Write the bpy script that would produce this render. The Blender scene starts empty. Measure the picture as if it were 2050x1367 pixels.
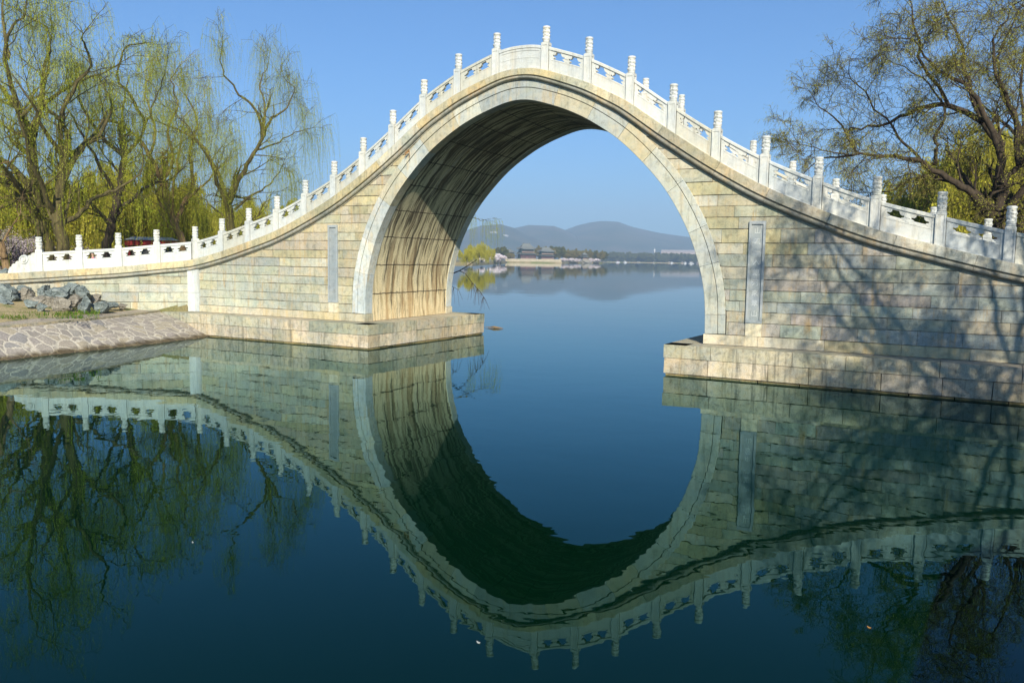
import bpy, math, random
import numpy as np
from mathutils import Vector, Matrix, noise
from mathutils.geometry import tessellate_polygon
random.seed(7); rng = np.random.default_rng(7)
sc = bpy.context.scene
COL = sc.collection
PI = math.pi

# ------------------------------------------------------------------ camera
F, PITCH, YAW, ROLL = 1649.5756, math.radians(5.694), math.radians(29.206), math.radians(0.8374)
CAM = Vector((11.8061, -21.3226, 2.9317))
fw = Vector((-math.sin(YAW)*math.cos(PITCH), math.cos(YAW)*math.cos(PITCH), -math.sin(PITCH)))
rt0 = Vector((math.cos(YAW), math.sin(YAW), 0)); up0 = rt0.cross(fw)
rt = rt0*math.cos(ROLL)+up0*math.sin(ROLL); up = -rt0*math.sin(ROLL)+up0*math.cos(ROLL)
cd = bpy.data.cameras.new('camera'); cam = bpy.data.objects.new('camera', cd); COL.objects.link(cam)
cd.sensor_width = 36; cd.lens = F/2050*36; cd.clip_end = 30000; cd.clip_start = .1
m = Matrix((rt, up, -fw)).transposed().to_4x4(); m.translation = CAM; cam.matrix_world = m
sc.camera = cam

def ray(x, y):
    return (fw*F+rt*(x-1025)-up*(y-683.5)).normalized()
def at(x, y, d):            # point seen in direction (x,y) at horizontal distance d
    r = ray(x, y); return CAM+r*(d/math.hypot(r.x, r.y))
def atz(x, y, z):
    r = ray(x, y); return CAM+r*((z-CAM.z)/r.z)
def azp(x, d, z=0):         # ground position in direction of column x at distance d
    r = ray(x, 519); h = math.hypot(r.x, r.y); return Vector((CAM.x+r.x/h*d, CAM.y+r.y/h*d, z))

# ------------------------------------------------------------------ helpers
def tag(o, label=None, cat=None, group=None, kind=None):
    if label: o['label'] = label
    if cat: o['category'] = cat
    if group: o['group'] = group
    if kind: o['kind'] = kind
    return o
def empty(name, loc=(0, 0, 0), rz=0):
    o = bpy.data.objects.new(name, None); COL.objects.link(o); o.location = loc; o.rotation_euler = (0, 0, rz)
    o.empty_display_size = .2
    return o
def copy_tree(o, parent=None):
    c = o.copy(); COL.objects.link(c); c.parent = parent
    if parent is not None:
        c.matrix_parent_inverse = o.matrix_parent_inverse.copy()
    for ch in list(o.children):
        copy_tree(ch, c)
    return c

class MB:
    def __init__(s):
        s.v = []; s.f = []; s.c = []; s.uv = {}
    def add(s, vs, fs, col=(1, 1, 1)):
        b = len(s.v); s.v += [tuple(p) for p in vs]
        for f in fs:
            s.f.append(tuple(b+i for i in f)); s.c.append(col)
    def box(s, x0, x1, y0, y1, z0, z1, col=(1, 1, 1), fn=None):
        P = [(x, y, z) for x in (x0, x1) for y in (y0, y1) for z in (z0, z1)]
        if fn: P = [fn(*p) for p in P]
        s.add(P, [(0, 1, 3, 2), (4, 6, 7, 5), (0, 4, 5, 1), (2, 3, 7, 6), (0, 2, 6, 4), (1, 5, 7, 3)], col)
    def tube(s, pts, rad, n=6, col=(1, 1, 1), cap=True):
        pts = [Vector(p) for p in pts]; b = len(s.v); k = len(pts)
        for i, p in enumerate(pts):
            t = (pts[min(i+1, k-1)]-pts[max(i-1, 0)]).normalized()
            a = t.cross(Vector((.31, .27, .91))); a = a.normalized() if a.length > 1e-4 else Vector((1, 0, 0))
            c = t.cross(a)
            r = rad[i] if hasattr(rad, '__len__') else rad
            for j in range(n):
                q = 2*PI*j/n; s.v.append(tuple(p+a*(r*math.cos(q))+c*(r*math.sin(q))))
        for i in range(k-1):
            for j in range(n):
                s.f.append((b+i*n+j, b+i*n+(j+1) % n, b+(i+1)*n+(j+1) % n, b+(i+1)*n+j)); s.c.append(col)
        if cap:
            s.f.append(tuple(b+j for j in range(n))[::-1]); s.c.append(col)
            s.f.append(tuple(b+(k-1)*n+j for j in range(n))); s.c.append(col)
    def lathe(s, prof, n=16, col=(1, 1, 1), cx=0, cy=0, fn=None):
        b = len(s.v)
        for z, r in prof:
            for j in range(n):
                a = 2*PI*j/n; rr = r*(fn(a, z) if fn else 1)
                s.v.append((cx+rr*math.cos(a), cy+rr*math.sin(a), z))
        for i in range(len(prof)-1):
            for j in range(n):
                s.f.append((b+i*n+j, b+i*n+(j+1) % n, b+(i+1)*n+(j+1) % n, b+(i+1)*n+j)); s.c.append(col)
        s.f.append(tuple(b+j for j in range(n))[::-1]); s.c.append(col)
        s.f.append(tuple(b+(len(prof)-1)*n+j for j in range(n))); s.c.append(col)
    def build(s, name, mat, parent=None, smooth=False, fixn=True, uv=None):
        me = bpy.data.meshes.new(name); me.from_pydata(s.v, [], s.f)
        if fixn:
            import bmesh
            bm = bmesh.new(); bm.from_mesh(me); bmesh.ops.recalc_face_normals(bm, faces=bm.faces); bm.to_mesh(me); bm.free()
        if len(me.polygons) == len(s.c):
            at_ = me.color_attributes.new('tint', 'FLOAT_COLOR', 'CORNER')
            n = np.array([len(f) for f in s.f]); c = np.array([(*c, 1) for c in s.c], dtype=np.float32)
            at_.data.foreach_set('color', np.repeat(c, n, axis=0).ravel())
        if uv is not None:
            ul = me.uv_layers.new(name='UVMap'); vi = np.zeros(len(me.loops), int); me.loops.foreach_get('vertex_index', vi)
            ul.data.foreach_set('uv', np.array(uv, dtype=np.float32)[vi].ravel())
        me.materials.append(mat)
        if smooth: me.polygons.foreach_set('use_smooth', [True]*len(me.polygons))
        me.update()
        o = bpy.data.objects.new(name, me); COL.objects.link(o)
        if parent is not None: o.parent = parent
        return o

# ------------------------------------------------------------------ materials
class NT:
    def __init__(s, name):
        s.m = bpy.data.materials.new(name); s.m.use_nodes = True; s.t = s.m.node_tree; s.n = s.t.nodes; s.l = s.t.links
        s.bsdf = s.n['Principled BSDF']; s.out = s.n['Material Output']
    def new(s, typ, **kw):
        n = s.n.new(typ)
        for k, v in kw.items(): setattr(n, k, v)
        return n
    def put(s, sock, v):
        if isinstance(v, bpy.types.NodeSocket): s.l.new(v, sock)
        elif v is not None:
            if isinstance(v, tuple) and len(v) == 3 and len(sock.default_value) == 4: v = (*v, 1)
            sock.default_value = v
    def math(s, op, a, b=None, c=None, clamp=False):
        n = s.new('ShaderNodeMath', operation=op, use_clamp=clamp); s.put(n.inputs[0], a)
        if b is not None: s.put(n.inputs[1], b)
        if c is not None: s.put(n.inputs[2], c)
        return n.outputs[0]
    def mix(s, f, a, b, typ='MIX'):
        n = s.new('ShaderNodeMix', data_type='RGBA', blend_type=typ); s.put(n.inputs[0], f); s.put(n.inputs[6], a); s.put(n.inputs[7], b)
        return n.outputs[2]
    def noise(s, vec, scale, detail=4, rough=.55, dist=0):
        n = s.new('ShaderNodeTexNoise'); s.put(n.inputs['Vector'], vec); s.put(n.inputs['Scale'], scale)
        s.put(n.inputs['Detail'], detail); s.put(n.inputs['Roughness'], rough); s.put(n.inputs['Distortion'], dist); return n.outputs[0]
    def map(s, vec, scale=(1, 1, 1), loc=(0, 0, 0)):
        n = s.new('ShaderNodeMapping'); s.put(n.inputs[0], vec); s.put(n.inputs[1], loc); s.put(n.inputs[3], scale); return n.outputs[0]
    def ramp(s, f, stops):
        n = s.new('ShaderNodeValToRGB'); s.put(n.inputs[0], f); e = n.color_ramp.elements
        while len(e) < len(stops): e.new(.5)
        for el, (p, c) in zip(e, stops):
            el.position = p; el.color = (*c, 1) if isinstance(c, tuple) else (c, c, c, 1)
        return n.outputs[0]
    def bump(s, h, strength=.5, dist=.01, normal=None):
        n = s.new('ShaderNodeBump'); s.put(n.inputs['Height'], h); n.inputs['Strength'].default_value = strength; n.inputs['Distance'].default_value = dist
        if normal is not None: s.l.new(normal, n.inputs['Normal'])
        return n.outputs[0]
    def coord(s, which='Object'):
        return s.new('ShaderNodeTexCoord').outputs[which]
    def attr(s, name='tint'):
        return s.new('ShaderNodeAttribute', attribute_name=name).outputs[0]
    def fin(s, col, rough=.8, normal=None, spec=.3):
        s.put(s.bsdf.inputs['Base Color'], col); s.put(s.bsdf.inputs['Roughness'], rough); s.put(s.bsdf.inputs['Specular IOR Level'], spec)
        if normal is not None: s.l.new(normal, s.bsdf.inputs['Normal'])
        return s.m

def stone(name, streak=(.42, .27, .10), streak_amt=.45, dark_amt=.35, var=.5, bump=.5, rough=.8, fine=1.0, obj_rand=0, grain=0.0):
    t = NT(name); geo = t.new('ShaderNodeNewGeometry').outputs['Position']; tint = t.attr()
    n1 = t.noise(geo, 1.7, 5, .6); n2 = t.noise(geo, 7, 6, .65, .6); n3 = t.noise(geo, 40*fine, 4, .7)
    vs = t.map(geo, (5.5, 5.5, .5)); st = t.noise(vs, 1.0, 5, .65, .3)
    vs2 = t.map(geo, (9, 9, .8), (3.3, 1, 7)); st2 = t.noise(vs2, 1.0, 5, .7, .2)
    c = t.mix(t.ramp(n2, [(.25, 1-.55*var), (.5, 1), (.8, 1+.25*var)]), (0, 0, 0), tint, 'MIX')
    c = t.mix(1.0, tint, t.ramp(n2, [(.28, 1-.5*var), (.5, .97), (.75, 1.0)]), 'MULTIPLY')
    c = t.mix(1.0, c, t.ramp(n1, [(.3, (1-.25*var, 1-.18*var, 1-.2*var)), (.6, (1, 1, 1))]), 'MULTIPLY')
    n5 = t.noise(t.map(geo, (1, 1, .8), (2, 9, 4)), .55, 6, .72, .8)
    c = t.mix(1.0, c, t.ramp(n5, [(.34, (1-.34*var, 1-.27*var, 1-.22*var)), (.5, (1, 1, 1)), (.66, (1+.12*var, 1+.06*var, 1-.12*var))]), 'MULTIPLY')
    f1 = t.math('MULTIPLY', t.ramp(st, [(.5, 0.0), (.68, 1.0)]), t.ramp(n1, [(.42, 0.0), (.62, streak_amt)]))
    c = t.mix(f1, c, streak)
    f2 = t.math('MULTIPLY', t.ramp(st2, [(.52, 0.0), (.72, 1.0)]), dark_amt)
    c = t.mix(f2, c, (.10, .095, .07))
    n4 = t.noise(t.map(geo, (1, 1, 1.6), (8, 3, 1)), 1.9, 6, .7, 1.2)
    c = t.mix(1.0, c, t.mix(t.ramp(n4, [(.38, 0.0), (.62, 1.0)]), (1-.07*var, 1-.03*var, 1+.0*var), (1+.05*var, 1.0, 1-.12*var)), 'MULTIPLY')
    sp = t.ramp(n3, [(.3, 1-.35*var), (.5, 1.0)])
    c = t.mix(1.0, c, sp, 'MULTIPLY')
    if obj_rand:
        r = t.new('ShaderNodeObjectInfo').outputs['Random']
        c = t.mix(t.math('MULTIPLY', r, obj_rand), c, t.mix(1.0, c, (.72, .78, .86), 'MULTIPLY'))
    h = t.math('ADD', t.math('MULTIPLY', n2, 1.0), t.math('MULTIPLY', n3, .35))
    return t.fin(c, rough, t.bump(h, bump, .02))

M = {}
M['wall'] = stone('weathered_wall_stone', streak_amt=.8, dark_amt=.42, var=.8, bump=.7)
M['marble'] = stone('white_marble', streak=(.55, .42, .22), streak_amt=.4, dark_amt=.30, var=.38, bump=.35, rough=.6, obj_rand=.7)
M['ring'] = stone('grey_white_marble', streak=(.52, .38, .17), streak_amt=.75, dark_amt=.42, var=.7, bump=.4)
M['cornice'] = stone('cornice_stone', streak=(.45, .28, .10), streak_amt=.5, dark_amt=.55, var=.9, bump=.5)
M['ledge'] = stone('ledge_stone', streak=(.40, .28, .12), streak_amt=.45, dark_amt=.8, var=1.0, bump=.9)
M['slate'] = stone('slate', streak=(.5, .5, .5), streak_amt=.1, dark_amt=.15, var=.5, bump=.3)
M['top'] = stone('dusty_stone', streak=(.35, .3, .22), streak_amt=.2, dark_amt=.2, var=.5, bump=.4)

def m_mortar():
    t = NT('dark_mortar'); n = t.noise(t.new('ShaderNodeNewGeometry').outputs['Position'], 6, 3)
    return t.fin(t.ramp(n, [(.35, (.07, .06, .045)), (.65, (.34, .29, .21))]), .95)
M['mortar'] = m_mortar()

def m_soffit():
    t = NT('stained_vault_stone'); uv = t.coord('UV')      # u = arc length from the left foot, v = distance through the bridge
    geo = t.new('ShaderNodeNewGeometry').outputs['Position']
    warp = t.noise(t.map(uv, (.8, .8, 1)), 1.0, 2)
    sep = t.new('ShaderNodeSeparateXYZ'); t.put(sep.inputs[0], uv); u, v = sep.outputs[0], sep.outputs[1]
    z = t.new('ShaderNodeSeparateXYZ'); t.put(z.inputs[0], geo); Z = z.outputs[2]
    # streaks: very long along u, thin along v, leaning a little
    vv = t.math('ADD', v, t.math('MULTIPLY', warp, .35)); vv = t.math('ADD', vv, t.math('MULTIPLY', t.math('SUBTRACT', Z, 2.0), .10))
    cmb = t.new('ShaderNodeCombineXYZ'); t.put(cmb.inputs[0], t.math('MULTIPLY', u, .33)); t.put(cmb.inputs[1], t.math('MULTIPLY', vv, 4.6))
    s1 = t.noise(cmb.outputs[0], 1.0, 6, .68)
    cmb2 = t.new('ShaderNodeCombineXYZ'); t.put(cmb2.inputs[0], t.math('MULTIPLY', u, .9)); t.put(cmb2.inputs[1], t.math('MULTIPLY', vv, 10)); cmb2.inputs[2].default_value = 4
    s2 = t.noise(cmb2.outputs[0], 1.0, 4, .6)
    blot = t.noise(uv, 1.3, 5, .6)
    hi = t.math('MULTIPLY', t.math('SUBTRACT', Z, 1.2), .27, clamp=True)   # stains and painted-in shade deepen towards the crown
    base = t.ramp(blot, [(.3, (.64, .50, .27)), (.5, (.80, .66, .40)), (.7, (.64, .54, .33))])
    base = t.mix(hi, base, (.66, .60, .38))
    thr = t.math('SUBTRACT', .565, t.math('MULTIPLY', hi, .105))
    k = t.math('MULTIPLY', t.math('SUBTRACT', s1, thr), 16, clamp=True)
    c = t.mix(t.math('MULTIPLY', k, .88), base, t.ramp(blot, [(.4, (.035, .03, .018)), (.65, (.10, .07, .035))]))
    cmb3 = t.new('ShaderNodeCombineXYZ'); t.put(cmb3.inputs[0], t.math('MULTIPLY', u, .22)); t.put(cmb3.inputs[1], t.math('MULTIPLY', vv, 2.6)); cmb3.inputs[2].default_value = 11
    s3 = t.noise(cmb3.outputs[0], 1.0, 5, .6)
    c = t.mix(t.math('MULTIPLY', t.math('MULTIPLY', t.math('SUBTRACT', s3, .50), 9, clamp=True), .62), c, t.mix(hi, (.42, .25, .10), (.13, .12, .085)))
    c = t.mix(t.math('MULTIPLY', t.math('MULTIPLY', t.math('SUBTRACT', .43, s3), 10, clamp=True), .55), c, (.70, .66, .52))
    k2 = t.math('MULTIPLY', t.math('SUBTRACT', s2, .52), 7, clamp=True)
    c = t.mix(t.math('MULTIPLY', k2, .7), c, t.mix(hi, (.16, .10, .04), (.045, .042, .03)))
    k3 = t.math('MULTIPLY', t.math('SUBTRACT', .40, s2), 6, clamp=True)
    c = t.mix(t.math('MULTIPLY', k3, .6), c, (.72, .63, .40))
    # course joints across the vault
    uj = t.math('ADD', u, t.math('MULTIPLY', t.noise(uv, 2.2, 5, .7), .13))
    fr = t.math('FRACT', t.math('DIVIDE', uj, .98)); d = t.math('ABSOLUTE', t.math('SUBTRACT', fr, .5))
    j = t.ramp(d, [(.478, 0.0), (.490, 1.0)])
    c = t.mix(t.math('MULTIPLY', j, .85), c, (.03, .025, .018))
    n3 = t.noise(geo, 30, 4, .7); c = t.mix(1.0, c, t.ramp(n3, [(.3, .6), (.55, 1.0)]), 'MULTIPLY')
    h = t.math('SUBTRACT', t.math('ADD', t.math('MULTIPLY', s1, .5), t.math('MULTIPLY', n3, .4)), t.math('MULTIPLY', j, 1.5))
    return t.fin(c, .85, t.bump(h, .6, .03))
M['soffit'] = m_soffit()

def m_water():
    t = NT('lake_water'); n = t.n; n.remove(t.bsdf)
    geo = t.new('ShaderNodeNewGeometry').outputs['Position']
    a = t.noise(t.map(geo, (1.1, 1.1, 1)), 1.0, 3, .5, .3); b = t.noise(t.map(geo, (.28, .28, 1), (5, 2, 0)), 1.0, 2, .5)
    c2 = t.noise(t.map(geo, (3.6, 3.6, 1), (1, 9, 0)), 1.0, 2, .5)
    patch = t.ramp(t.noise(t.map(geo, (.05, .05, 1)), 1.0, 2), [(.42, .5), (.65, 1.0)])
    h = t.math('ADD', t.math('MULTIPLY', a, .0030), t.math('ADD', t.math('MULTIPLY', b, .009), t.math('MULTIPLY', c2, .00045)))
    h = t.math('MULTIPLY', h, patch)
    nb = t.new('ShaderNodeBump'); nb.inputs['Strength'].default_value = 1.0; nb.inputs['Distance'].default_value = 1.0; t.put(nb.inputs['Height'], h)
    g = t.new('ShaderNodeBsdfGlossy'); g.inputs['Roughness'].default_value = .0
    d = t.new('ShaderNodeBsdfDiffuse'); d.inputs['Color'].default_value = (.0001, .0092, .0030, 1)
    fr = t.new('ShaderNodeFresnel'); fr.inputs['IOR'].default_value = 1.26
    t.put(g.inputs['Color'], t.mix(t.math('MULTIPLY', fr.outputs[0], 1.25, clamp=True), (.40, .89, .98), (.98, 1.0, 1.0)))
    t.l.new(nb.outputs[0], g.inputs['Normal']); t.l.new(nb.outputs[0], fr.inputs['Normal'])
    mx = t.new('ShaderNodeMixShader'); t.l.new(fr.outputs[0], mx.inputs[0]); t.l.new(d.outputs[0], mx.inputs[1]); t.l.new(g.outputs[0], mx.inputs[2])
    t.l.new(mx.outputs[0], t.out.inputs[0]); return t.m
M['water'] = m_water()

def m_ground(name, cols, scale=.6):
    t = NT(name); geo = t.new('ShaderNodeNewGeometry').outputs['Position']
    n1 = t.noise(geo, scale, 5, .6, .4); n2 = t.noise(geo, 14, 5, .7)
    c = t.ramp(n1, [(.38, cols[0]), (.5, cols[1]), (.62, cols[2])])
    c = t.mix(1.0, c, t.ramp(n2, [(.3, .55), (.6, 1.0)]), 'MULTIPLY')
    return t.fin(c, .95, t.bump(n2, .6, .04))
M['soil'] = m_ground('bank_soil', [(.11, .19, .03), (.40, .32, .16), (.46, .37, .20)], 1.1)
M['field'] = m_ground('field_ground', [(.14, .15, .05), (.22, .18, .09), (.28, .22, .13)], .1)
M['bed'] = m_ground('lake_bed', [(.10, .10, .07), (.12, .11, .08), (.14, .12, .09)], .1)
M['path'] = m_ground('trodden_path', [(.33, .28, .21), (.40, .34, .26), (.44, .38, .30)], .8)

def m_flag():
    t = NT('crazy_paving'); geo = t.new('ShaderNodeNewGeometry').outputs['Position']
    w = t.noise(geo, 2.5, 3); v0 = t.new('ShaderNodeVectorMath', operation='ADD'); t.put(v0.inputs[0], geo)
    wv = t.new('ShaderNodeCombineXYZ'); t.put(wv.inputs[0], t.math('MULTIPLY', w, .25)); t.put(wv.inputs[1], t.math('MULTIPLY', w, .3)); t.l.new(wv.outputs[0], v0.inputs[1])
    mp = t.map(v0.outputs[0], (3.7, 2.4, 1.2))
    v = t.new('ShaderNodeTexVoronoi', feature='DISTANCE_TO_EDGE'); t.put(v.inputs['Vector'], mp); v.inputs['Scale'].default_value = 1
    vc = t.new('ShaderNodeTexVoronoi', feature='F1'); t.put(vc.inputs['Vector'], mp); vc.inputs['Scale'].default_value = 1
    sp = t.new('ShaderNodeSeparateColor'); t.put(sp.inputs[0], vc.outputs['Color'])
    st = t.ramp(sp.outputs[0], [(.0, (.28, .25, .215)), (.3, (.36, .32, .27)), (.6, (.31, .275, .245)), (.88, (.40, .345, .25)), (1.0, (.27, .255, .24))])
    n2 = t.noise(geo, 20, 5, .7)
    e = t.ramp(v.outputs[0], [(.03, 0.0), (.10, 1.0)])
    c = t.mix(e, (.52, .47, .38), st); c = t.mix(1.0, c, t.ramp(n2, [(.3, .6), (.6, 1.0)]), 'MULTIPLY')
    z = t.new('ShaderNodeSeparateXYZ'); t.put(z.inputs[0], geo)
    wet = t.math('ADD', z.outputs[2], t.math('MULTIPLY', t.math('SUBTRACT', t.noise(geo, 3, 3), .5), .22))
    c = t.mix(t.ramp(wet, [(.05, 1.0), (.17, 0.0)]), c, t.mix(1.0, c, (.30, .26, .18), 'MULTIPLY'))
    h = t.math('ADD', t.math('MULTIPLY', e, 1.0), t.math('MULTIPLY', n2, .3))
    return t.fin(c, .9, t.bump(h, .5, .02))
M['flag'] = m_flag()

def m_rock(name, a, b, c3):
    t = NT(name); co = t.coord('Object'); n1 = t.noise(co, 2.2, 6, .65, .8); n2 = t.noise(co, 16, 5, .7)
    mp = t.map(co, (1, 1, 3.5)); n3 = t.noise(mp, 2.5, 6, .7, 1.2)
    c = t.ramp(n3, [(.32, a), (.5, b), (.68, c3)]); c = t.mix(1.0, c, t.ramp(n2, [(.3, .5), (.6, 1.0)]), 'MULTIPLY')
    return t.fin(c, .85, t.bump(t.math('ADD', n3, t.math('MULTIPLY', n2, .3)), .9, .08))
M['rock_blue'] = m_rock('blue_grey_rock', (.09, .11, .105), (.21, .25, .24), (.36, .385, .36))
M['rock_tan'] = m_rock('tan_rock', (.15, .13, .10), (.28, .255, .205), (.38, .35, .29))

def m_bark(name, a, b):
    t = NT(name); geo = t.new('ShaderNodeNewGeometry').outputs['Position']
    n = t.noise(t.map(geo, (9, 9, 1.6)), 1.0, 5, .7); c = t.ramp(n, [(.3, a), (.7, b)])
    return t.fin(c, .95, t.bump(n, .7, .03))
M['bark'] = m_bark('willow_bark', (.035, .028, .012), (.14, .115, .045))
M['bark_dark'] = m_bark('dark_bark', (.018, .014, .010), (.075, .055, .035))
M['bark_pale'] = m_bark('tan_bark', (.11, .07, .035), (.27, .18, .09))

def m_leaf(name):
    t = NT(name); n = t.n; n.remove(t.bsdf); tint = t.attr()
    d = t.new('ShaderNodeBsdfDiffuse'); tr = t.new('ShaderNodeBsdfTranslucent'); t.put(d.inputs[0], tint); t.put(tr.inputs[0], tint)
    mx = t.new('ShaderNodeMixShader'); mx.inputs[0].default_value = .35
    t.l.new(d.outputs[0], mx.inputs[1]); t.l.new(tr.outputs[0], mx.inputs[2]); t.l.new(mx.outputs[0], t.out.inputs[0]); return t.m
M['leaf'] = m_leaf('young_leaf')

def m_plain(name, col, rough=.7, nscale=8, var=.3, metallic=0):
    t = NT(name); n = t.noise(t.coord('Object'), nscale, 4, .6)
    c = t.mix(1.0, col, t.ramp(n, [(.3, 1-var), (.65, 1.0)]), 'MULTIPLY'); t.bsdf.inputs['Metallic'].default_value = metallic
    return t.fin(c, rough)
def m_tint(name, rough=.8, nscale=2, var=.3):
    t = NT(name); n = t.noise(t.new('ShaderNodeNewGeometry').outputs['Position'], nscale, 4, .6)
    return t.fin(t.mix(1.0, t.attr(), t.ramp(n, [(.3, 1-var), (.65, 1.0)]), 'MULTIPLY'), rough)
M['tint'] = m_tint('painted_timber_and_stone')
M['roof'] = m_plain('grey_green_roof_tile', (.15, .16, .15), .8, 3)
M['hill'] = m_ground('wooded_hillside', [(.035, .05, .025), (.06, .065, .035), (.10, .085, .055)], .006)

# ------------------------------------------------------------------ the bridge
W, K = 5.75, .07
UC = 13.85; FL = math.radians(44)
TOPU = [0, .4, .81, 1.45, 2.14, 2.75, 3.4, 4.6, 5.8, 7.04, 8.33, 9.66, 11.05, 12.43, 13.85, 15.2, 16.55, 17.9, 19.25, 20.5, 24]
TOPZ = [8.36, 8.34, 8.26, 8.06, 7.81, 7.52, 7.17, 6.34, 5.56, 4.86, 4.28, 3.77, 3.38, 3.03, 2.75, 2.60, 2.45, 2.35, 2.25, 2.17, 2.10]
# smooth the profile (Catmull-Rom resample)
def cr(xs, ys, n=12):
    X, Y = [], []
    k = len(xs); mts = []
    for i in range(k):
        if i == 0: mts.append(0)
        elif i == k-1: mts.append((ys[-1]-ys[-2])/(xs[-1]-xs[-2]))
        else: mts.append((ys[i+1]-ys[i-1])/(xs[i+1]-xs[i-1]))
    for i in range(k-1):
        h = xs[i+1]-xs[i]
        for j in range(n):
            t = j/n; t2, t3 = t*t, t*t*t
            X.append(xs[i]+h*t); Y.append((2*t3-3*t2+1)*ys[i]+(t3-2*t2+t)*h*mts[i]+(-2*t3+3*t2)*ys[i+1]+(t3-t2)*h*mts[i+1])
    X.append(xs[-1]); Y.append(ys[-1]); return np.array(X), np.array(Y)
TU, TZ = cr(TOPU, TOPZ)
def zt(u): return float(np.interp(abs(u), TU, TZ))
def slope(u): e = .02; return (zt(u+e)-zt(u-e))/(2*e)
CF, SF = math.cos(FL), math.sin(FL)
def G(u, out, z, far=False):
    """path coordinate u, offset out of the face, height -> world"""
    s = 1 if u >= 0 else -1; a = abs(u)
    if a <= UC-1e-6: x, y, ox, oy = a, 0, 0, -1
    else:
        x, y = UC+(a-UC)*CF, -(a-UC)*SF; ox, oy = -SF, -CF
        if a < UC+1e-6: ox, oy = -math.tan(FL/2), -1
    x += ox*out; y += oy*out
    x *= s
    if far: y = W-y
    return (x-K*y, y, z)

# intrados
IX = [5.69, 5.685, 5.63, 5.40, 5.04, 4.50, 3.85, 3.08, 2.20, 1.50, .83, .38, 0]
IZ = [.80, 1.06, 2.10, 3.05, 3.92, 4.80, 5.54, 6.235, 6.80, 7.13, 7.36, 7.475, 7.51]
pts = [Vector((x, z)) for x, z in zip(IX, IZ)]
def crp(P, n=8):
    out = []
    for i in range(len(P)-1):
        p0 = P[max(i-1, 0)]; p1 = P[i]; p2 = P[i+1]; p3 = P[i+2] if i+2 < len(P) else Vector((-P[i][0], P[i][1]))
        for j in range(n):
            t = j/n
            out.append(.5*((2*p1)+(p2-p0)*t+(2*p0-5*p1+4*p2-p3)*t*t+(3*p1-p0-3*p2+p3)*t**3))
    out.append(P[-1]); return out
R_ = crp(pts)                       # right foot -> apex
FULL = [Vector((-p.x, p.y)) for p in R_]+[p.copy() for p in R_[::-1][1:]]   # left foot -> right foot
def offs(P, d):
    o = []
    for i, p in enumerate(P):
        t = (P[min(i+1, len(P)-1)]-P[max(i-1, 0)]).normalized(); nrm = Vector((-t.y, t.x))
        o.append(p+nrm*d)
    return o
ARC = [0.0]
for i in range(1, len(FULL)): ARC.append(ARC[-1]+(FULL[i]-FULL[i-1]).length)
ARCL = ARC[-1]
N_ = offs(FULL, 1.0); NRM = [N_[i]-FULL[i] for i in range(len(FULL))]
NRM[0] = Vector((-1, 0)); NRM[-1] = Vector((1, 0))
def arcp(s, d=0):
    s = max(0, min(ARCL, s)); i = int(np.searchsorted(ARC, s))-1; i = max(0, min(len(FULL)-2, i)); t = (s-ARC[i])/(ARC[i+1]-ARC[i])
    p = FULL[i].lerp(FULL[i+1], t); n = NRM[i].lerp(NRM[i+1], t).normalized(); return p+n*d
ext = [arcp(s, .54) for s in np.linspace(0, ARCL, 200)]
EX = np.array([p.x for p in ext]); EZ = np.array([p.y for p in ext]); o_ = np.argsort(EX); EXs, EZs = EX[o_], EZ[o_]
def ez(x):
    if abs(x) > 6.22: return -9
    return float(np.interp(-abs(x), EXs, EZs))

bridge = tag(empty('arch_bridge', (0, 0, 0)), 'tall steep white marble moon bridge with one high pointed arch over the water', 'bridge')

PAL = dict(yel=(.60, .50, .28), tan=(.52, .44, .30), grn=(.42, .445, .355), blu=(.34, .38, .38), pnk=(.46, .38, .33), pale=(.60, .58, .48), drk=(.27, .27, .23), gry=(.42, .43, .38))
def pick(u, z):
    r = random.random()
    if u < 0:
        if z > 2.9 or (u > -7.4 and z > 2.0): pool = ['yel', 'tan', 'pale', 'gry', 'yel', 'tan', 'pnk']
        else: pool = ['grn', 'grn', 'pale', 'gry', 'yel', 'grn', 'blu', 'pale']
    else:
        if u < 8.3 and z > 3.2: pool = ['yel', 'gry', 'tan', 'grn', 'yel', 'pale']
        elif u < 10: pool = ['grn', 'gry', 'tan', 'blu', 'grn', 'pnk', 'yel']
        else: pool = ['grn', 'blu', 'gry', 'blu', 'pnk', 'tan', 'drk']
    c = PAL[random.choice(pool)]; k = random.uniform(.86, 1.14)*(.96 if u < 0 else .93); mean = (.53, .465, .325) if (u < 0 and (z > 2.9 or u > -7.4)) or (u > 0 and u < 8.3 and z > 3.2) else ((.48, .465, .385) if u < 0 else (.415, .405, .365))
    return tuple(min(.8, (v*(.34 if u < 0 else .52)+m_*(.66 if u < 0 else .48))*k*random.uniform(.98, 1.02)) for v, m_ in zip(c, mean))

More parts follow.
